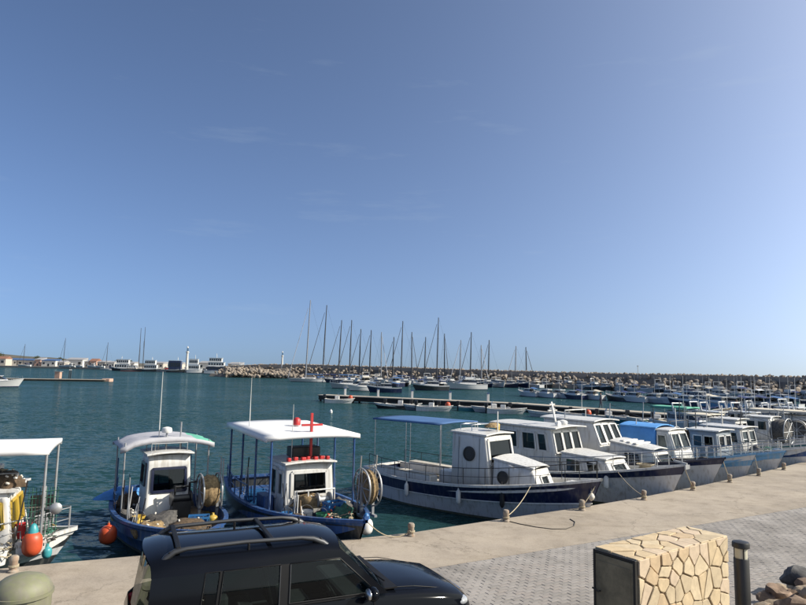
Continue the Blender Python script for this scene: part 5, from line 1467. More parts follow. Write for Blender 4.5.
hg = MB(); hg.box((-.052, dS*.5, .75), (.006, dS-.16, 1.2)); hg.build('door_panel', 'door_olive', do, bevel=.003)

# ------------------------------------------------------------------ bollard lamp, bin, rubble
LT = QZ+1.36
pt_ = at_z(740.5, 540, LT)
rt = empty('bollard_lamp', (pt_.x, pt_.y, QZ), 0, 'dark brown bollard lamp with pale lens beside the stone cabinet', 'bollard lamp')
MB().lathe([(.16, 0), (.16, .02), (.118, .03), (.118, 1.06), (.112, 1.07)], 24).build('post', 'lamp_black', rt, 40)
MB().lathe([(.095, 1.07), (.095, 1.24)], 24).build('lens', 'lamp_lens', rt, 40)
for k in range(3):
    a = k*2.1+.4; MB().bar((.1*math.cos(a), .1*math.sin(a), 1.065), (.1*math.cos(a), .1*math.sin(a), 1.25), .016).build('strut', 'lamp_black', rt)
cp = MB(); cp.lathe([(.12, 1.235), (.135, 1.245), (.135, 1.31), (.125, 1.33), (.06, 1.345)], 24); cp.build('cap', 'lamp_black', rt, 40)
BT = QZ+1.15
pb = at_z(22, 573, BT)
rt = empty('litter_bin', (pb.x+.03, pb.y, QZ), .3, 'pale olive dome-topped litter bin at the bottom left corner', 'litter bin')
MB().lathe([(.34, 0), (.36, .02), (.37, .85), (.395, .86), (.395, .90), (.37, .905)], 28).build('body', 'bin_olive', rt, 40)
MB().lathe([(.375, .905), (.37, .95), (.33, 1.03), (.25, 1.09), (.14, 1.13), (.03, 1.15)], 28).build('lid', 'bin_olive', rt, 60)
MB().box((.0, -.36, .78), (.3, .06, .1)).build('slot_frame', 'car_trim', rt, bevel=.01)
rr2 = random.Random(4)
RK = [(775, 597, .26, 'rock_brown', 'reddish brown rock nearest the bollard lamp in the rubble heap'),
      (786, 590, .20, 'rock_tan', 'tan rock on top of the rubble heap, left of the dark grey one'),
      (795, 597, .24, 'rock_brown', 'reddish brown rock in the middle of the rubble heap'),
      (803, 582, .30, 'rock_grey', 'dark grey boulder on top of the rubble heap'),
      (807, 599, .26, 'rock_tan', 'tan rock below the dark grey boulder'),
      (783, 606, .24, 'rock_tan', 'tan rock at the bottom of the rubble heap'),
      (768, 607, .20, 'rock_tan', 'small tan rock beside the foot of the bollard lamp'),
      (819, 592, .32, 'rock_brown', 'brown rock cut off by the right edge'),
      (797, 612, .26, 'rock_brown', 'brown rock at the lower edge of the rubble heap'),
      (781, 594, .11, 'rock_brown', 'smallest brown pebble-like rock on the rubble heap')]
for k, (px, py, s, mt, lab) in enumerate(RK):
    p = at_z(px, py, QZ+.25)
    o = MB().blob((0, 0, 0), (s, s*rr2.uniform(.7, 1), s*rr2.uniform(.6, .85)), 3, .75, 1.3, k+1).build('rock', mt, None, 35, loc=(p.x, p.y, QZ+.18 + (.1 if s > .25 else .02)))
    tag(o, lab, 'rock', 'rubble heap rocks')
# ------------------------------------------------------------------ piers
def pier(a, b, w, zt, label, pile=6.0, deck='pier_deck', side='pier_dark', plank=False):
    a, b = Vector((a.x, a.y, 0)), Vector((b.x, b.y, 0)); d = b-a; L = d.length
    rt = empty('pier', a, math.atan2(d.y, d.x), label, 'pier')
    MB().box((L/2, 0, zt-.06), (L, w, .12)).build('deck', deck, rt)
    MB().box((L/2, 0, zt-.42), (L-.3, w-.3, .6)).build('beam', side, rt)
    n = int(L/pile)
    for k in range(n+1):
        for s in (1, -1):
            MB().lathe([(.16, -1), (.16, zt-.7)], 8, (k*L/n if 0 < k < n else (.4 if k == 0 else L-.4), s*(w/2-.35), 0)).build('pile', side, rt)
    return rt, L
# main pier across the middle
pa = at_z(322, 394.5, .95); pb2 = at_z(520, 403.2, .95); pc = at_z(770, 421, .95)
pA_, LA = pier(pa, pb2, 2.4, .95, 'dark pier in mid harbour with dinghies moored along it')
pB_, LB = pier(pb2+(pc-pb2).normalized()*.1, pc, 2.4, .95, 'pale continuation of the mid-harbour pier behind the moored cruisers')
bl = at_z(4, 378.6, .55); br = at_z(106, 379.6, .55)
pC_, LC = pier(bl-Vector((25, 0, 0)), br, 3.0, .55, 'low beige pontoon reaching in from the left edge', 8)
o = empty('end_float', at_z(107.5, 381.5, 0), 0, 'pinkish end float at the tip of the left pontoon', 'float'); MB().box((0, 0, .3), (2.2, 2.4, 1.0)).build('float', 'far_wall_pink', o, bevel=.15)
p = at_z(58, 378.5, .55)
o = empty('kiosk', (p.x, p.y, .55), 0, 'small orange-brown service kiosk on the left pontoon', 'kiosk'); MB().box((0, 0, .95), (1.4, 1.2, 1.9)).build('cabin', 'far_wall_pink', o); MB().box((0, 0, 1.96), (1.8, 1.6, .12)).build('roof', 'far_roof_grey', o)
for k, px in enumerate((69, 70.5)):
    p = at_z(px, 378.6, .55); o = empty('pontoon_post', (p.x, p.y, .55), 0, ['dark post on the pontoon, right of the kiosk', 'second dark post on the pontoon, farther from the kiosk'][k], 'post'); MB().tube([(0, 0, 0), (0, 0, 2.4)], .13).build('post', 'black_paint', o); MB().lathe([(.2, 2.3), (.2, 2.6), (.06, 2.7)], 8).build('cap', 'galvanised', o)

# ------------------------------------------------------------------ small boats
def dinghy(loc, rz, L, label, hullm='white_hull', motor=True, console=True, buoyc=None, canv=None, group='dinghies and small boats along the mid pier'):
    rt = empty('dinghy', loc, rz, label, 'dinghy', group)
    H = Hull(L, L*.4, .5, .72, .5, .85, .3)
    H.build(rt, [(.75, 0), (1, 1)], [hullm, 'white_hull'], .22, 'deck_cream', 'white_paint', NS=14, simple=True)
    if console:
        MB().box((-.1*L, 0, .62), (.6, .6, .75)).build('console', 'white_plastic', rt, bevel=.05)
        MB().add([(-.1*L+.3, -.28, 1.0), (-.1*L+.3, .28, 1.0), (-.1*L+.15, .25, 1.35), (-.1*L+.15, -.25, 1.35)], [(0, 1, 2, 3)]).build('windscreen', 'boat_glass', rt)
    for x in (-.28*L, .12*L): MB().box((x, 0, .44), (.35, L*.32, .08)).build('thwart', 'deck_wood', rt)
    if motor:
        m = MB(); m.box((-L/2-.12, 0, .95), (.42, .34, .48)); mo = m.build('outboard_motor', 'black_paint', rt, bevel=.08); MB().box((-L/2-.12, 0, .25), (.2, .12, 1.0)).build('shaft', 'black_paint', mo)
    if buoyc: MB().lathe([(.05, 0), (.3, .1), (.34, .35), (.25, .6), (.05, .68)], 12, (.35*L, 0, .45)).build('buoy_ball', buoyc, rt, 60)
    if canv: canopy(rt, -.35*L, .15*L, L*.36, 1.9, canv, 'steel', .5, .08, .06, 1)
    return rt
MID = [(340, 399.5, 20, 4.2, 'white dinghy with orange-red float, nearest the left tip of the mid pier', 'white_hull', True, True, 'orange_plastic', None),
       (392, 405, 200, 4.6, 'dark inflatable with black outboard motor beside the mid pier', 'dark_hull', True, False, None, None),
       (404, 405, 15, 4.6, 'white open boat with centre console beside the mid pier', 'white_hull', True, True, None, None),
       (420, 406.5, 190, 4.4, 'grey open boat between two white ones by the mid pier', 'grey_hull', True, False, None, None),
       (435, 407.5, 10, 4.4, 'white open boat carrying a red float beside the mid pier', 'white_hull', True, True, 'orange_plastic', None),
       (476, 407.5, 10, 4.2, 'teal open boat with outboard motor beside the mid pier', 'teal_paint', True, False, None, None),
       (490, 408.5, 200, 4.6, 'white console boat below the pale end of the mid pier', 'white_hull', True, True, None, None),
       (507, 410, 10, 4.6, 'white boat with console, right of the teal one by the mid pier', 'white_hull', True, True, None, None)]
for (px, py, rz, L, lab, hm, mo, cs, bc, cv) in MID: dinghy(at_z(px, py+3.6, 0), R(rz-20), L, lab, hm, mo, cs, bc, cv)

# ------------------------------------------------------------------ generic yachts
def motor_yacht(loc, rz, L, label, hullm='yacht_white', fly=False, canv=None, stripe='navy_hull', group='motor yachts in the far marina rows', win='dark_window', z=1.0, arch=False, pole=False):
    rt = empty('motor_yacht', loc, rz, label, 'motor yacht', group)
    B = L*.32; zs, zb = L*.095+.25, L*.13+.5
    H = Hull(L, B, zs, zb, L*.1, .85, .4)
    H.build(rt, [(.12, 1), (.86, 0), (1, 2)], [hullm, stripe, 'yacht_white'], .12, 'deck_cream', 'yacht_white', NS=14, simple=True)
    ch = L*.115
    c = MB(); x0, x1 = -.22*L, .22*L; w = B*.74; zt = zs+ch
    def fr(z, f, xa, xb, ww, wf): return [(xa, -ww/2, z), (xb, -wf/2, z), (xb, wf/2, z), (xa, ww/2, z)]
    lv = [fr(zs-.1, 0, x0, x1, w, w*.6), fr(zs+ch*.4, 0, x0, x1-.05*L, w*.97, w*.58), fr(zt-ch*.12, 0, x0+.02*L, x1-.14*L, w*.88, w*.5), fr(zt, 0, x0+.02*L, x1-.16*L, w*.86, w*.48)]
    for i, mi in ((0, 0), (1, 1), (2, 0)):
        a, b = lv[i], lv[i+1]
        for k in range(4):
            k2 = (k+1) % 4; c.add([a[k], a[k2], b[k2], b[k]], [(0, 1, 2, 3)], mi)
    c.add(lv[3], [(0, 1, 2, 3)])
    c.build('deckhouse', ['yacht_white', win], rt)
    r = MB(); r.box(((x0+x1)/2-.07*L, 0, zt+.05), ((x1-x0)*.72, w*.9, .1)); r.build('house_top', 'yacht_white', rt, bevel=.03)
    if fly:
        f = MB(); f.box((x0+.16*L, 0, zt+.1+.25), (.24*L, w*.8, .5)); f.build('flybridge', 'yacht_white', rt, bevel=.08)
        f = MB(); f.add([(x0+.29*L, -w*.35, zt+.55), (x0+.29*L, w*.35, zt+.55), (x0+.25*L, w*.33, zt+.95), (x0+.25*L, -w*.33, zt+.95)], [(0, 1, 2, 3)]); f.build('windscreen', win, rt, solid=.03)
    if arch or fly:
        f = MB(); xx = x0+.04*L; zz = zt+(1.5 if fly else .8); f.tube([(xx+.2, -w*.4, zt), (xx, -w*.38, zz), (xx, w*.38, zz), (xx+.2, w*.4, zt)], .07, 6); f.build('radar_arch', 'yacht_white', rt)
    if canv:
        f = MB(); rows = []
        for i in range(4):
            u = i/3; rows.append([(x0-.22*L*(1-u), w*.48*v, zt+.25+.12*(1-v*v)-.25*(1-u)) for v in (-1, -.5, 0, .5, 1)])
        f.grid(rows); f.build('bimini', canv, rt, solid=.03)
        for s in (1, -1): MB().tube([(x0-.2*L, s*w*.46, zs), (x0-.19*L, s*w*.46, zt+.02)], .03, 5).build('bimini_post', 'steel', rt)
    H.rail(rt, .5, .97, .55, 'steel', n=5, bow=True, r=.02, mid=False)
    if pole: whip(rt, (x0+.1*L, w*.2, zt+.1), 2.2+L*.12, 'white_paint', .02)
    return rt
def sailing_yacht(loc, rz, L, mh, label, hullm='yacht_white', cover='navy_canvas', rake=.0, mm='alloy_mast', group='sailing yachts in the marina'):
    rt = empty('sailing_yacht', loc, rz, label, 'sailing yacht', group)
    H = Hull(L, L*.29, 1.05, 1.35, L*.09, .6, .3)
    H.build(rt, [(.12, 1), (1, 0)], [hullm, 'navy_hull'], .06, 'deck_cream', 'yacht_white', NS=14, simple=True)
    c = MB(); a = [(-.15*L, -.085*L, 1.0), (.2*L, -.05*L, 1.1), (.2*L, .05*L, 1.1), (-.15*L, .085*L, 1.0)]; b = [(-.15*L, -.07*L, 1.6), (.14*L, -.04*L, 1.5), (.14*L, .04*L, 1.5), (-.15*L, .07*L, 1.6)]
    for k in range(4): c.add([a[k], a[(k+1) % 4], b[(k+1) % 4], b[k]], [(0, 1, 2, 3)])
    c.add(b, [(0, 1, 2, 3)]); c.build('coachroof', 'yacht_white', rt)
    w = MB()
    for s in (1, -1): w.bar((-.1*L, s*.083*L, 1.3), (.1*L, s*.062*L, 1.3), .05, .16)
    w.build('cabin_window', 'dark_window', rt)
    top = (.05*L+rake, 0, mh); foot = (.08*L, 0, 1.4)
    MB().tube([foot, ((foot[0]+top[0])/2, 0, mh*.55), top], [.23, .21, .14], 8).build('mast', mm, rt, 60)
    bo = MB(); bo.tube([(foot[0], 0, 2.5), (-.33*L, 0, 2.45)], .08, 8); bo.build('boom', mm, rt, 60)
    MB().tube([(foot[0]-.1, 0, 2.68), (-.1*L, 0, 2.66), (-.32*L, 0, 2.58)], [.16, .2, .12], 8).build('sail_cover', cover, rt, 60)
    MB().tube([(.48*L, 0, 1.5), (top[0]*.9+.048*L, 0, mh*.9)], [.12, .07], 6).build('furled_jib', 'grey_tarp' if mm != 'dark_mast' else 'net_grey', rt, 60)
    MB().tube([(-.49*L, 0, 1.2), top], .018, 5).build('backstay', 'dark_mast', rt)
    sp = MB()
    for f_ in (.42, .68):
        z = mh*f_; x = foot[0]+(top[0]-foot[0])*f_; sp.bar((x, -.07*L, z), (x, .07*L, z), .06, .04)
    sp.build('spreaders', mm, rt)
    st = MB()
    for s in (1, -1): st.tube([(.06*L, s*.135*L, 1.2), (foot[0]+(top[0]-foot[0])*.68, s*.07*L, mh*.68), top], .016, 4)
    st.build('shrouds', 'dark_mast', rt)
    sp2 = MB(); sp2.box((-.27*L, 0, 1.75), (.18*L, .17*L, .5)); sp2.build('spray_hood', cover, rt, bevel=.15)
    return rt
ORD = ['first', 'second', 'third', 'fourth', 'fifth', 'sixth', 'seventh', 'eighth', 'ninth', 'tenth', 'eleventh', 'twelfth', 'thirteenth', 'fourteenth', 'fifteenth', 'sixteenth', 'seventeenth', 'eighteenth', 'nineteenth', 'twentieth', 'twenty-first', 'twenty-second', 'twenty-third', 'twenty-fourth', 'twenty-fifth', 'twenty-sixth', 'twenty-seventh', 'twenty-eighth', 'twenty-ninth', 'thirtieth', 'thirty-first', 'thirty-second', 'thirty-third', 'thirty-fourth', 'thirty-fifth', 'thirty-sixth', 'thirty-seventh', 'thirty-eighth', 'thirty-ninth', 'fortieth', 'forty-first', 'forty-second']
masts = [(306.7, 300), (323.5, 305), (339, 320), (350, 320), (359.5, 329), (370, 330), (380.4, 332), (393, 337), (401.7, 321), (411, 332), (425, 337), (437.7, 317.5), (444, 333.6), (460.5, 340), (471, 332), (481, 345), (489, 340), (516, 346), (526, 347)]
sr = random.Random(9)
for k, (px, py) in enumerate(masts):
    wly = 381.8+(px-300)*.018+sr.uniform(-.3, .3)
    b = at_z(px, wly, 0); mh = at_d(px, py, b.y).z
    rz = R(196+sr.uniform(-10, 10)) if (k < 4 or k % 3) else R(-60+sr.uniform(-15, 15))
    L = min(15, max(9.5, mh*.56))
    fx = .05*L
    loc = b-Vector((math.cos(rz)*fx, math.sin(rz)*fx, 0))
    hm = sr.choice(['yacht_white', 'yacht_white', 'yacht_white', 'navy_hull', 'yacht_grey'])
    lab = {'yacht_white': 'white', 'navy_hull': 'dark blue', 'yacht_grey': 'grey'}[hm]+' hulled sailing yacht with the '+ORD[k]+' mast from the left in the marina'
    if k == 0: lab = 'sailing yacht with the tallest mast, leftmost of the marina masts'
    sailing_yacht(loc, rz, L, mh, lab, hm, sr.choice(['navy_canvas', 'blue_canvas', 'beige_canvas', 'navy_canvas']), -.3 if k < 3 else 0, 'dark_mast' if sr.random() < .85 else 'alloy_mast')
# ---- far row of motor yachts below the breakwater
row = []
x = 352
while x < 830:
    wly = 386+(x-352)*.010 if x < 560 else 388.1+(x-560)*.055
    d = at_z(x, wly, 0).y
    row.append((x, wly)); x += (10.5+sr.uniform(-1.5, 3.0))*200/max(d, 95)*.9+1.5
cnt = 0
kinds = []
for k, (px, wly) in enumerate(row):
    d = at_z(px, wly, 0).y
    L = sr.uniform(7.0, 10.5) if px < 560 else sr.uniform(6.5, 9.0)
    hm = sr.choice(['yacht_white', 'navy_hull', 'dark_hull', 'yacht_grey', 'dark_hull', 'yacht_white'])
    fly = sr.random() < .4; cv = sr.choice([None, 'navy_canvas', 'blue_canvas', 'beige_canvas', 'navy_canvas', 'white_canvas'])
    rz = R(sr.choice([-72, -68, -76, -60, 112, 118])+sr.uniform(-6, 6)-(18 if px > 600 else 0))
    nm_ = {'yacht_white': 'white', 'navy_hull': 'navy hulled', 'yacht_grey': 'grey', 'dark_hull': 'black hulled'}[hm]
    cvn = {None: 'without canopy', 'navy_canvas': 'with navy bimini', 'blue_canvas': 'with blue bimini', 'beige_canvas': 'with beige bimini', 'white_canvas': 'with white bimini'}[cv]
    motor_yacht(at_z(px, wly, 0), rz, L, '%s motor yacht %s, %s from the left below the breakwater' % (nm_, cvn, ORD[min(k, 41)]), hm, fly, cv, arch=sr.random() < .4, pole=sr.random() < .4)
# boats packed in front of the breakwater at the right, two more rows deep
rowR = [(612, 387.5), (640, 389.5), (668, 392), (690, 396.5), (706, 393.5), (722, 400), (738, 396), (752, 402.5), (768, 398.5), (784, 404), (798, 400), (815, 406), (672, 398.5), (700, 402.5)]
for k, (px, py) in enumerate(sorted(rowR)):
    hm = sr.choice(['yacht_white', 'navy_hull', 'dark_hull', 'yacht_grey', 'dark_hull']); cv = sr.choice([None, 'navy_canvas', 'navy_canvas', 'blue_canvas', 'beige_canvas'])
    motor_yacht(at_z(px, py, 0), R(sr.uniform(-95, -60)), sr.uniform(6.0, 8.0), '%s boat%s, %s from the left in the inner rows at right' % ({'yacht_white': 'white', 'navy_hull': 'navy hulled', 'yacht_grey': 'grey', 'dark_hull': 'black hulled'}[hm], {None: '', 'navy_canvas': ' with navy bimini', 'blue_canvas': ' with blue bimini', 'beige_canvas': ' with beige bimini'}[cv], ORD[k]), hm, False, cv, group='boats in the inner rows at right', arch=sr.random() < .5, pole=sr.random() < .6)
rowF = [(360 + 17*k + sr.uniform(-4, 4)) for k in range(12)]
for k, px in enumerate(rowF):
    hm = sr.choice(['dark_hull', 'navy_hull', 'yacht_grey', 'yacht_white']); cv = sr.choice(['navy_canvas', 'blue_canvas', 'beige_canvas', None])
    motor_yacht(at_z(px, 384.4+(px-360)*.012, 0), R(sr.uniform(-85, -60)), sr.uniform(7.0, 9.0), '%s motor boat, %s from the left in the rearmost row among the masts' % ({'yacht_white': 'white', 'navy_hull': 'navy hulled', 'yacht_grey': 'grey', 'dark_hull': 'black hulled'}[hm], ORD[k]), hm, False, cv, group='boats in the rearmost marina row', arch=True)
# a second, sparser row of moored boats nearer: between marina and mid pier (left half)
row2 = [(362, 391.0, 'yacht_white', 'blue_canvas', 7, 'white motor yacht with bright blue bimini just behind the mid pier tip'),
        (384, 392.5, 'navy_hull', 'blue_canvas', 7.5, 'navy motor yacht with blue bimini behind the mid pier, second from its tip'),
        (345, 388.5, 'yacht_grey', None, 8, 'grey motor yacht beyond the tip of the mid pier'),
        (430, 390.5, 'dark_hull', 'navy_canvas', 9, 'dark motor yacht moored in open water behind the mid pier'),
        (466, 389.5, 'yacht_white', 'white_canvas', 11, 'large white flybridge yacht moored in front of the marina row')]
for (px, py, hm, cv, L, lab) in row2: motor_yacht(at_z(px, py, 0), R(190+sr.uniform(-15, 15)), L, lab, hm, L > 10, cv)
# ---- boats moored along the pale part of the pier, behind the near cruisers
near2 = [(704, 427, None, 6.0, 'yacht_white', 'white boat right of the green canopy along the pale pier'),
         (735, 429, 'navy_canvas', 6.5, 'navy_hull', 'navy boat with navy bimini along the pale pier'),
         (764, 429, 'blue_canvas', 7.0, 'yacht_white', 'white boat with blue bimini near the right end of the pale pier'),
         (797, 427, 'white_canvas', 7.5, 'yacht_white', 'white boat with white bimini at the right edge behind the net drums')]
for (px, py, cv, L, hm, lab) in near2: motor_yacht(at_z(px, py, 0), R(-58+sr.uniform(-8, 8)), L, lab, hm, False, cv, group='boats moored along the pale pier', pole=True, arch=True)
for (px, py, rz, L, lab, hm, cs, bc) in [(548, 417, 190, 4.6, 'white open boat below the pale pier, left of the standing person', 'white_hull', True, None), (575, 419, 170, 4.4, 'dark open boat below the pale pier, nearest the standing person', 'dark_hull', False, None),
        (604, 421, 200, 4.6, 'white open boat with a red float just below the standing person', 'white_hull', True, 'orange_plastic'), (628, 423, 180, 4.4, 'teal open boat below the pale pier right of the standing person', 'teal_paint', False, None), (652, 425, 190, 4.8, 'white console boat left of the green canopy', 'white_hull', True, None)]:
    dinghy(at_z(px, py, 0), R(rz-22), L, lab, hm, True, cs, bc)
# lamp posts and mooring poles along the piers
for k, px in enumerate((345, 378, 412, 450, 488)):
    q = at_z(px, 394.3+(px-322)*.0445, .95); o = empty('pier_pedestal', (q.x, q.y, .95), 0, 'small pale service pedestal on the dark pier, %s from its tip' % ORD[k], 'pedestal', 'service pedestals on the mid pier'); MB().box((0, 0, .5), (.3, .3, 1.0)).build('body', 'white_plastic', o, bevel=.03); MB().box((0, 0, 1.05), (.36, .36, .12)).build('cap', 'blue_paint', o, bevel=.03)
far2 = [(545, 397.5, 'yacht_white', None, 6), (572, 399, 'navy_hull', 'navy_canvas', 6), (632, 402, 'yacht_white', 'navy_canvas', 6.5), (652, 403, 'yacht_grey', None, 6), (716, 408, 'lightblue_paint', None, 6.5), (748, 409, 'navy_hull', 'navy_canvas', 7), (776, 410, 'yacht_white', 'blue_canvas', 7), (528, 396.5, 'yacht_white', 'blue_canvas', 6), (558, 398, 'yacht_grey', None, 6), (590, 399.6, 'yacht_white', 'beige_canvas', 6), (618, 401, 'dark_hull', 'navy_canvas', 6), (668, 404, 'yacht_white', 'blue_canvas', 6.5), (684, 405.5, 'navy_hull', None, 6), (700, 406.5, 'yacht_white', 'beige_canvas', 6.5), (732, 408.5, 'yacht_white', 'navy_canvas', 6.5), (762, 409.5, 'yacht_grey', 'blue_canvas', 7)]
far2.sort()
for k, (px, py, hm, cv, L) in enumerate(far2): motor_yacht(at_z(px, py, 0), R(120+sr.uniform(-8, 8)), L, {'yacht_white': 'white', 'navy_hull': 'navy', 'yacht_grey': 'grey', 'dark_hull': 'black', 'lightblue_paint': 'light blue'}[hm]+' boat on the far side of the pale pier, '+ORD[k]+' from the left there', hm, False, cv, group='boats on the far side of the pale pier', pole=True)
# more boats just behind the front row at right
for k, (px, py, hm, cv) in enumerate([(690, 434, 'yacht_white', None), (718, 432, 'yacht_grey', 'navy_canvas'), (750, 433, 'yacht_white', 'beige_canvas'), (780, 432, 'dark_hull', 'navy_canvas'), (806, 431, 'yacht_white', None)]):
    motor_yacht(at_z(px, py, 0), R(-56+sr.uniform(-8, 8)), sr.uniform(6, 7.5), {'yacht_white': 'white', 'yacht_grey': 'grey', 'dark_hull': 'black hulled'}[hm]+' boat close behind the quay row, '+ORD[k]+' from the left of five', hm, False, cv, group='boats close behind the quay row', pole=True, arch=True)
# green canopy boat
p = at_z(678, 432, 0)
rt = empty('fishing_boat', p, R(-55), 'small boat with a sea-green canopy behind the brown net drum', 'fishing boat')
H = Hull(6.5, 2.3, .7, 1.1, .6, .75); H.build(rt, [(.8, 0), (1, 1)], ['white_hull', 'green_paint'], .25, 'deck_grey', 'white_paint', NS=16)
cabin(rt, -.6, .8, 1.4, .6, 1.75, .15, 0, 1.3, side=[(.1, .45, .4, .85), (.55, .9, .4, .85)], front=[(.1, .9, .4, .85)], roof=.06)
canopy(rt, -1.9, 1.4, 2.1, 2.15, 'green_canvas', 'galvanised', .6, .05, .16, 2)
# ------------------------------------------------------------------ left far boats
p = at_z(-3, 387, 0)
motor_yacht(p, R(20), 9, 'white motor yacht cut off by the left edge beside the pontoon', 'yacht_white', False, 'navy_canvas', group='boats along the far quay')
def excursion_boat(px, d, L, decks, top_py, label, hullm='yacht_white', rz=4, dark=False):
    q = at_d(px, 370, d); q.z = 0; hz = at_d(px, top_py, d).z
    rt = empty('excursion_boat', q, R(rz), label, 'boat', 'boats along the far quay')
    H = Hull(L, L*.3, hz*.17, hz*.27, L*.08, .85, .35); H.build(rt, [(.15, 1), (.8, 0), (1, 2)], [hullm, 'navy_hull', 'yacht_white'], .2, 'deck_cream', 'yacht_white', NS=14, simple=True)
    z = hz*.16; step = hz*.62/decks; x0, x1, w = -.40*L, .28*L, L*.24
    for k in range(decks):
        c = MB(); n = 6
        c.box(((x0+x1)/2, 0, z+step*.5), (x1-x0, w, step*.92)); c.build('deckhouse', 'yacht_white' if not (dark and k == 0) else 'navy_hull', rt, bevel=.1)
        for i in range(n):
            xx = x0+(i+.5)*(x1-x0)/n
            for s in (1, -1): MB().box((xx, s*(w/2+.01), z+step*.55), ((x1-x0)/n*.72, .06, step*.42)).build('window', 'dark_window', rt)
        MB().box(((x0+x1)/2-.01*L, 0, z+step), (x1-x0+.06*L, w*1.1, .14)).build('deck_slab', 'yacht_white', rt)
        z += step; x0 += .03*L; x1 -= .09*L; w *= .92
    MB().tube([(x1-.1*L, 0, z), (x1-.12*L, 0, hz)], .12, 6).build('mast', 'white_paint', rt)
    MB().bar((x1-.11*L, -w*.3, z+(hz-z)*.5), (x1-.11*L, w*.3, z+(hz-z)*.5), .14).build('radar_bar', 'white_paint', rt)
    H.rail(rt, .6, .97, .9, 'steel', n=5, bow=True, r=.03, mid=False)
excursion_boat(219, 378, 17, 3, 353.5, 'biggest white excursion boat with three decks at the far quay', dark=True)
excursion_boat(195, 398, 10, 2, 355, 'white two-deck boat just right of the slim white tower')
excursion_boat(176, 415, 12, 1, 357, 'dark low boat just left of the slim white tower', 'dark_hull', dark=True)
excursion_boat(121, 452, 15, 2, 356, 'white two-deck boat behind the stern of the two-masted ship', 'dark_hull', 185)
excursion_boat(152, 440, 13, 2, 357, 'white two-deck boat beyond the bow of the two-masted ship', 'dark_hull', 2)
excursion_boat(238, 372, 9, 1, 362, 'small dark boat near the boulders at the right end of the far quay', 'navy_hull', 10)
# trees on the far shore
def far_tree(px, pyt, d, label, seed):
    b = at_d(px, 366, d); b.z = 1.7; top = at_d(px, pyt, d).z; h = max(3, top-b.z)
    rt = empty('tree', b, 0, label, 'tree', 'trees on the far shore'); rd = random.Random(seed)
    t = MB(); t.tube([(0, 0, 0), (.1, 0, h*.3), (0, .1, h*.6)], [.25, .2, .1], 6)
    for k in range(4):
        a = k*1.6; t.tube([(0, 0, h*.35), (math.cos(a)*h*.22, math.sin(a)*h*.22, h*.65)], [.1, .04], 5)
    t.build('trunk', 'rock_brown', rt)
    c = MB()
    for k in range(420):
        a = rd.uniform(0, 6.28); e = rd.uniform(-.6, 1.5); r = h*.36*rd.uniform(.5, 1.05)*(1+.3*math.sin(3*a+seed))
        q = Vector((r*math.cos(a)*math.cos(e), r*math.sin(a)*math.cos(e), h*.66+r*.9*math.sin(e)))
        s = h*rd.uniform(.035, .07); u = Vector((rd.uniform(-1, 1), rd.uniform(-1, 1), rd.uniform(-1, 1))).normalized(); v = u.orthogonal().normalized()
        c.add([q-u*s, q-v*s*.6, q+u*s, q+v*s*.6], [(0, 1, 2, 3)])
    c.build('crown', 'leaf_green', rt)
for k, (px, pyt, d) in enumerate([(-2, 353, 640), (36, 356.5, 640), (60, 358, 620), (86, 358.5, 610), (117, 360, 600), (130, 360.5, 600), (152, 361, 560), (170, 361.5, 540), (205, 362, 500), (236, 363, 470)]):
    far_tree(px, pyt, d, ['dark tree at the left edge of the far shore', 'dark tree behind the brown block', 'dark tree behind the pontoon kiosk', 'dark tree left of the red-roofed building', 'dark tree left of the two-masted ship', 'dark tree right behind the two-masted ship masts', 'dark tree behind the tan low store', 'dark tree left of the slim white tower', 'dark tree behind the excursion boat', 'dark tree behind the tan hut'][k], k)
# two-masted ship
p = at_d(140, 370, 446); p.z = 0; d = p.y
rt = empty('two_masted_ship', p, R(6), 'dark hulled ship with two tall bare masts at the far quay', 'ship')
H = Hull(26, 6, 1.6, 3.0, 3, .75, .4); H.build(rt, [(.12, 1), (.55, 0), (.7, 2), (1, 0)], ['dark_hull', 'red_paint', 'white_hull'], .4, 'deck_wood', 'dark_hull', NS=18, simple=True)
cabin(rt, -9, -2, 4.2, 1.6, 4.2, .5, .2, 3.9, side=[(.06, .2, .45, .8), (.28, .42, .45, .8), (.5, .64, .45, .8), (.72, .9, .45, .8)], front=[(.1, .45, .45, .8), (.55, .9, .45, .8)], gl='dark_window', roof=.4, fw=.15)
for (pxm, pyt) in ((138.5, 328), (142.5, 327)):
    xm = (pxm-140)*d/FPX; hz = at_d(pxm, pyt, d).z
    MB().tube([(xm, 0, 1.5), (xm, 0, hz*.6), (xm, 0, hz)], [.28, .24, .14], 8).build('mast', 'dark_mast', rt, 60)
st = MB()
for s in (1, -1): st.tube([(1.4, s*2.5, 2), (1.4, 0, 22)], .05, 4); st.tube([(-1, s*2.5, 2), (-1, 0, 22)], .05, 4)
st.build('shrouds', 'dark_mast', rt)
# sailing yachts laid up far left
for k, (px, pyt, py) in enumerate([(64, 338, 366.5), (24, 344, 366), (107, 344, 369)]):
    b = at_d(px, py, 540); b.z = 0 if k == 2 else 1.7; mh = at_d(px, pyt, 540).z-b.z
    if k == 2: b = at_d(px, py, 500); b.z = 0
    sailing_yacht(b, R(180 if k else 170), 12, mh, ['sailing yacht laid up ashore behind the pontoon kiosk', 'sailing yacht laid up ashore before the blue-roofed sheds', 'distant sailing yacht left of the two-masted ship'][k], 'yacht_white', 'navy_canvas', 0, 'dark_mast', 'sailing yachts on the far shore')
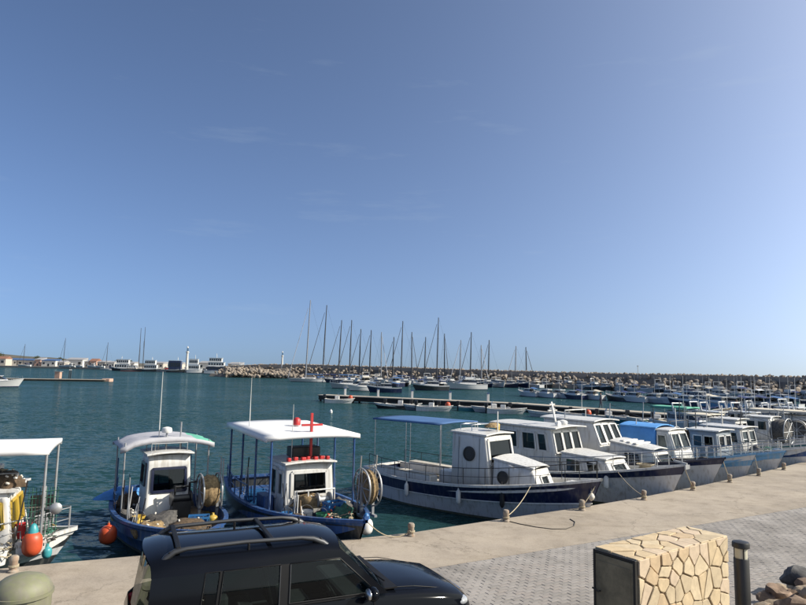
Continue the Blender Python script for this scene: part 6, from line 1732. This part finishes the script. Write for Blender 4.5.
# distant quay clutter: boats on the hard and parked cars
lc = random.Random(2)
def far_car(px, d, c, label):
    p = at_d(px, 368, d); o = empty('parked_car', (p.x, p.y, 1.7), lc.uniform(-.2, .2), label, 'car', 'cars parked on the far quay')
    m = MB(); m.box((0, 0, .55), (4.2, 1.7, .6)); m.build('body', c, o, bevel=.15)
    m = MB(); m.add([(-1.6, -.8, .85), (1.1, -.8, .85), (1.1, .8, .85), (-1.6, .8, .85), (-1.2, -.65, 1.42), (.5, -.65, 1.42), (.5, .65, 1.42), (-1.2, .65, 1.42)], [(0, 1, 5, 4), (1, 2, 6, 5), (2, 3, 7, 6), (3, 0, 4, 7), (4, 5, 6, 7)]); m.build('cabin', 'dark_window', o)
    for x in (-1.3, 1.3):
        for s in (1, -1): MB().lathe([(.32, -.1), (.32, .1)], 12, (x, s*.8, .32), Matrix.Rotation(R(90), 3, 'X')).build('wheel', 'black_rubber', o)
for k, (px, c, cn_) in enumerate([(168, 'red_paint', 'red'), (173, 'yacht_white', 'white'), (180, 'dark_hull', 'black'), (204, 'yacht_grey', 'grey'), (212, 'yacht_white', 'white'), (237, 'navy_hull', 'navy')]):
    far_car(px, 436 if px < 200 else 410, c, cn_+' car parked on the far quay, '+ORD[k]+' from the left')
for k, (px, L) in enumerate([(70, 9), (79, 8), (92, 10), (100, 8)]):
    p = at_d(px, 368, 535 - k*6); motor_yacht((p.x, p.y, 1.9), R(175+lc.uniform(-12, 12)), L, 'white boat laid up ashore on the far shore, '+ORD[k]+' of four from the left', 'yacht_white', k % 2 == 0, None, group='boats laid up ashore')
# quay wall of the far mole: pale line
mw = MB(); a = at_d(163, 371.5, 447); b = at_d(246, 372, 384)
mw.bar((a.x, a.y-9, .8), (b.x, b.y-4, .8), 3.0, 2.0)
o = mw.build('far_mole', 'pier_deck'); tag(o, None, None, None, 'structure')
# mooring buoy out in the water
buoy(at_z(331, 412, .12), .16, 'white_plastic', 'small white mooring buoy floating in open water', .5)

# ------------------------------------------------------------------ people on the pier
def person(loc, rz, label, h=1.74, top='cloth_dark', legs='cloth_dark', stride=.12):
    rt = empty('person', loc, rz, label, 'person')
    J = [((0, 0, .95), .135), ((0, 0, 1.15), .125), ((0, 0, 1.38), .15), ((0, 0, 1.5), .06), ((.02, 0, 1.58), .085), ((.02, 0, 1.68), .085),
         ((0, .1, .88), .10), ((stride*.6, .1, .5), .07), ((stride, .1, .08), .045), ((stride+.14, .1, .03), .035),
         ((0, -.1, .88), .10), ((-stride*.3, -.1, .5), .07), ((-stride, -.1, .08), .045), ((-stride+.14, -.1, .03), .035),
         ((0, .2, 1.4), .065), ((.02, .26, 1.12), .048), ((.12, .25, .9), .035), ((.16, .245, .82), .03),
         ((0, -.2, 1.4), .065), ((.0, -.27, 1.12), .048), ((.1, -.26, .9), .035), ((.14, -.255, .82), .03)]
    E = [(0, 1), (1, 2), (2, 3), (3, 4), (4, 5), (0, 6), (6, 7), (7, 8), (8, 9), (0, 10), (10, 11), (11, 12), (12, 13), (2, 14), (14, 15), (15, 16), (16, 17), (2, 18), (18, 19), (19, 20), (20, 21)]
    k = h/1.76
    me = bpy.data.meshes.new('body'); me.from_pydata([tuple(c*k for c in j[0]) for j in J], E, [])
    m = bpy.data.materials.new('clothed_body'); m.use_nodes = True
    ns = m.node_tree.nodes; lk = m.node_tree.links
    t = ns.new('ShaderNodeTexCoord'); s = ns.new('ShaderNodeSeparateXYZ'); rp = ns.new('ShaderNodeValToRGB'); rp.color_ramp.interpolation = 'CONSTANT'
    dv = ns.new('ShaderNodeMath'); dv.operation = 'DIVIDE'; dv.inputs[1].default_value = 1.8*k
    lk.new(t.outputs['Object'], s.inputs[0]); lk.new(s.outputs[2], dv.inputs[0]); lk.new(dv.outputs[0], rp.inputs[0]); lk.new(rp.outputs[0], ns['Principled BSDF'].inputs['Base Color'])
    C = {'cloth_dark': (.03, .035, .055, 1), 'cloth_red': (.3, .03, .03, 1)}
    e = rp.color_ramp.elements; e[0].position = 0; e[0].color = (.01, .01, .01, 1); e[1].position = .05; e[1].color = C[legs]
    q = e.new(.53); q.color = C[top]; q = e.new(.84); q.color = (.42, .25, .17, 1)
    ns['Principled BSDF'].inputs['Roughness'].default_value = .85
    me.materials.append(m)
    o = bpy.data.objects.new('body', me); col.objects.link(o); o.parent = rt
    o.modifiers.new('skin', 'SKIN'); sub = o.modifiers.new('sub', 'SUBSURF'); sub.levels = 2; sub.render_levels = 2
    for i, j in enumerate(J):
        sv = me.skin_vertices[0].data[i]; sv.radius = (j[1]*k, j[1]*k*1.05); sv.use_root = (i == 0)
    MB().blob((0, 0, 1.70*k), (.105, .095, .10), 2, .1, 2, 1, flat=1.66*k if False else None).build('hair', 'hair_dark', rt, 70)
p = at_z(601, 408.2, .95); person((p.x, p.y, .95), R(150), 'person in dark clothes standing on the mid-harbour pier', 1.78)
p = at_z(737, 418.5, .95); person((p.x, p.y, .95), R(30), 'person in dark clothes walking near the right end of the pale pier', 1.75, 'cloth_dark', 'cloth_dark', .2)
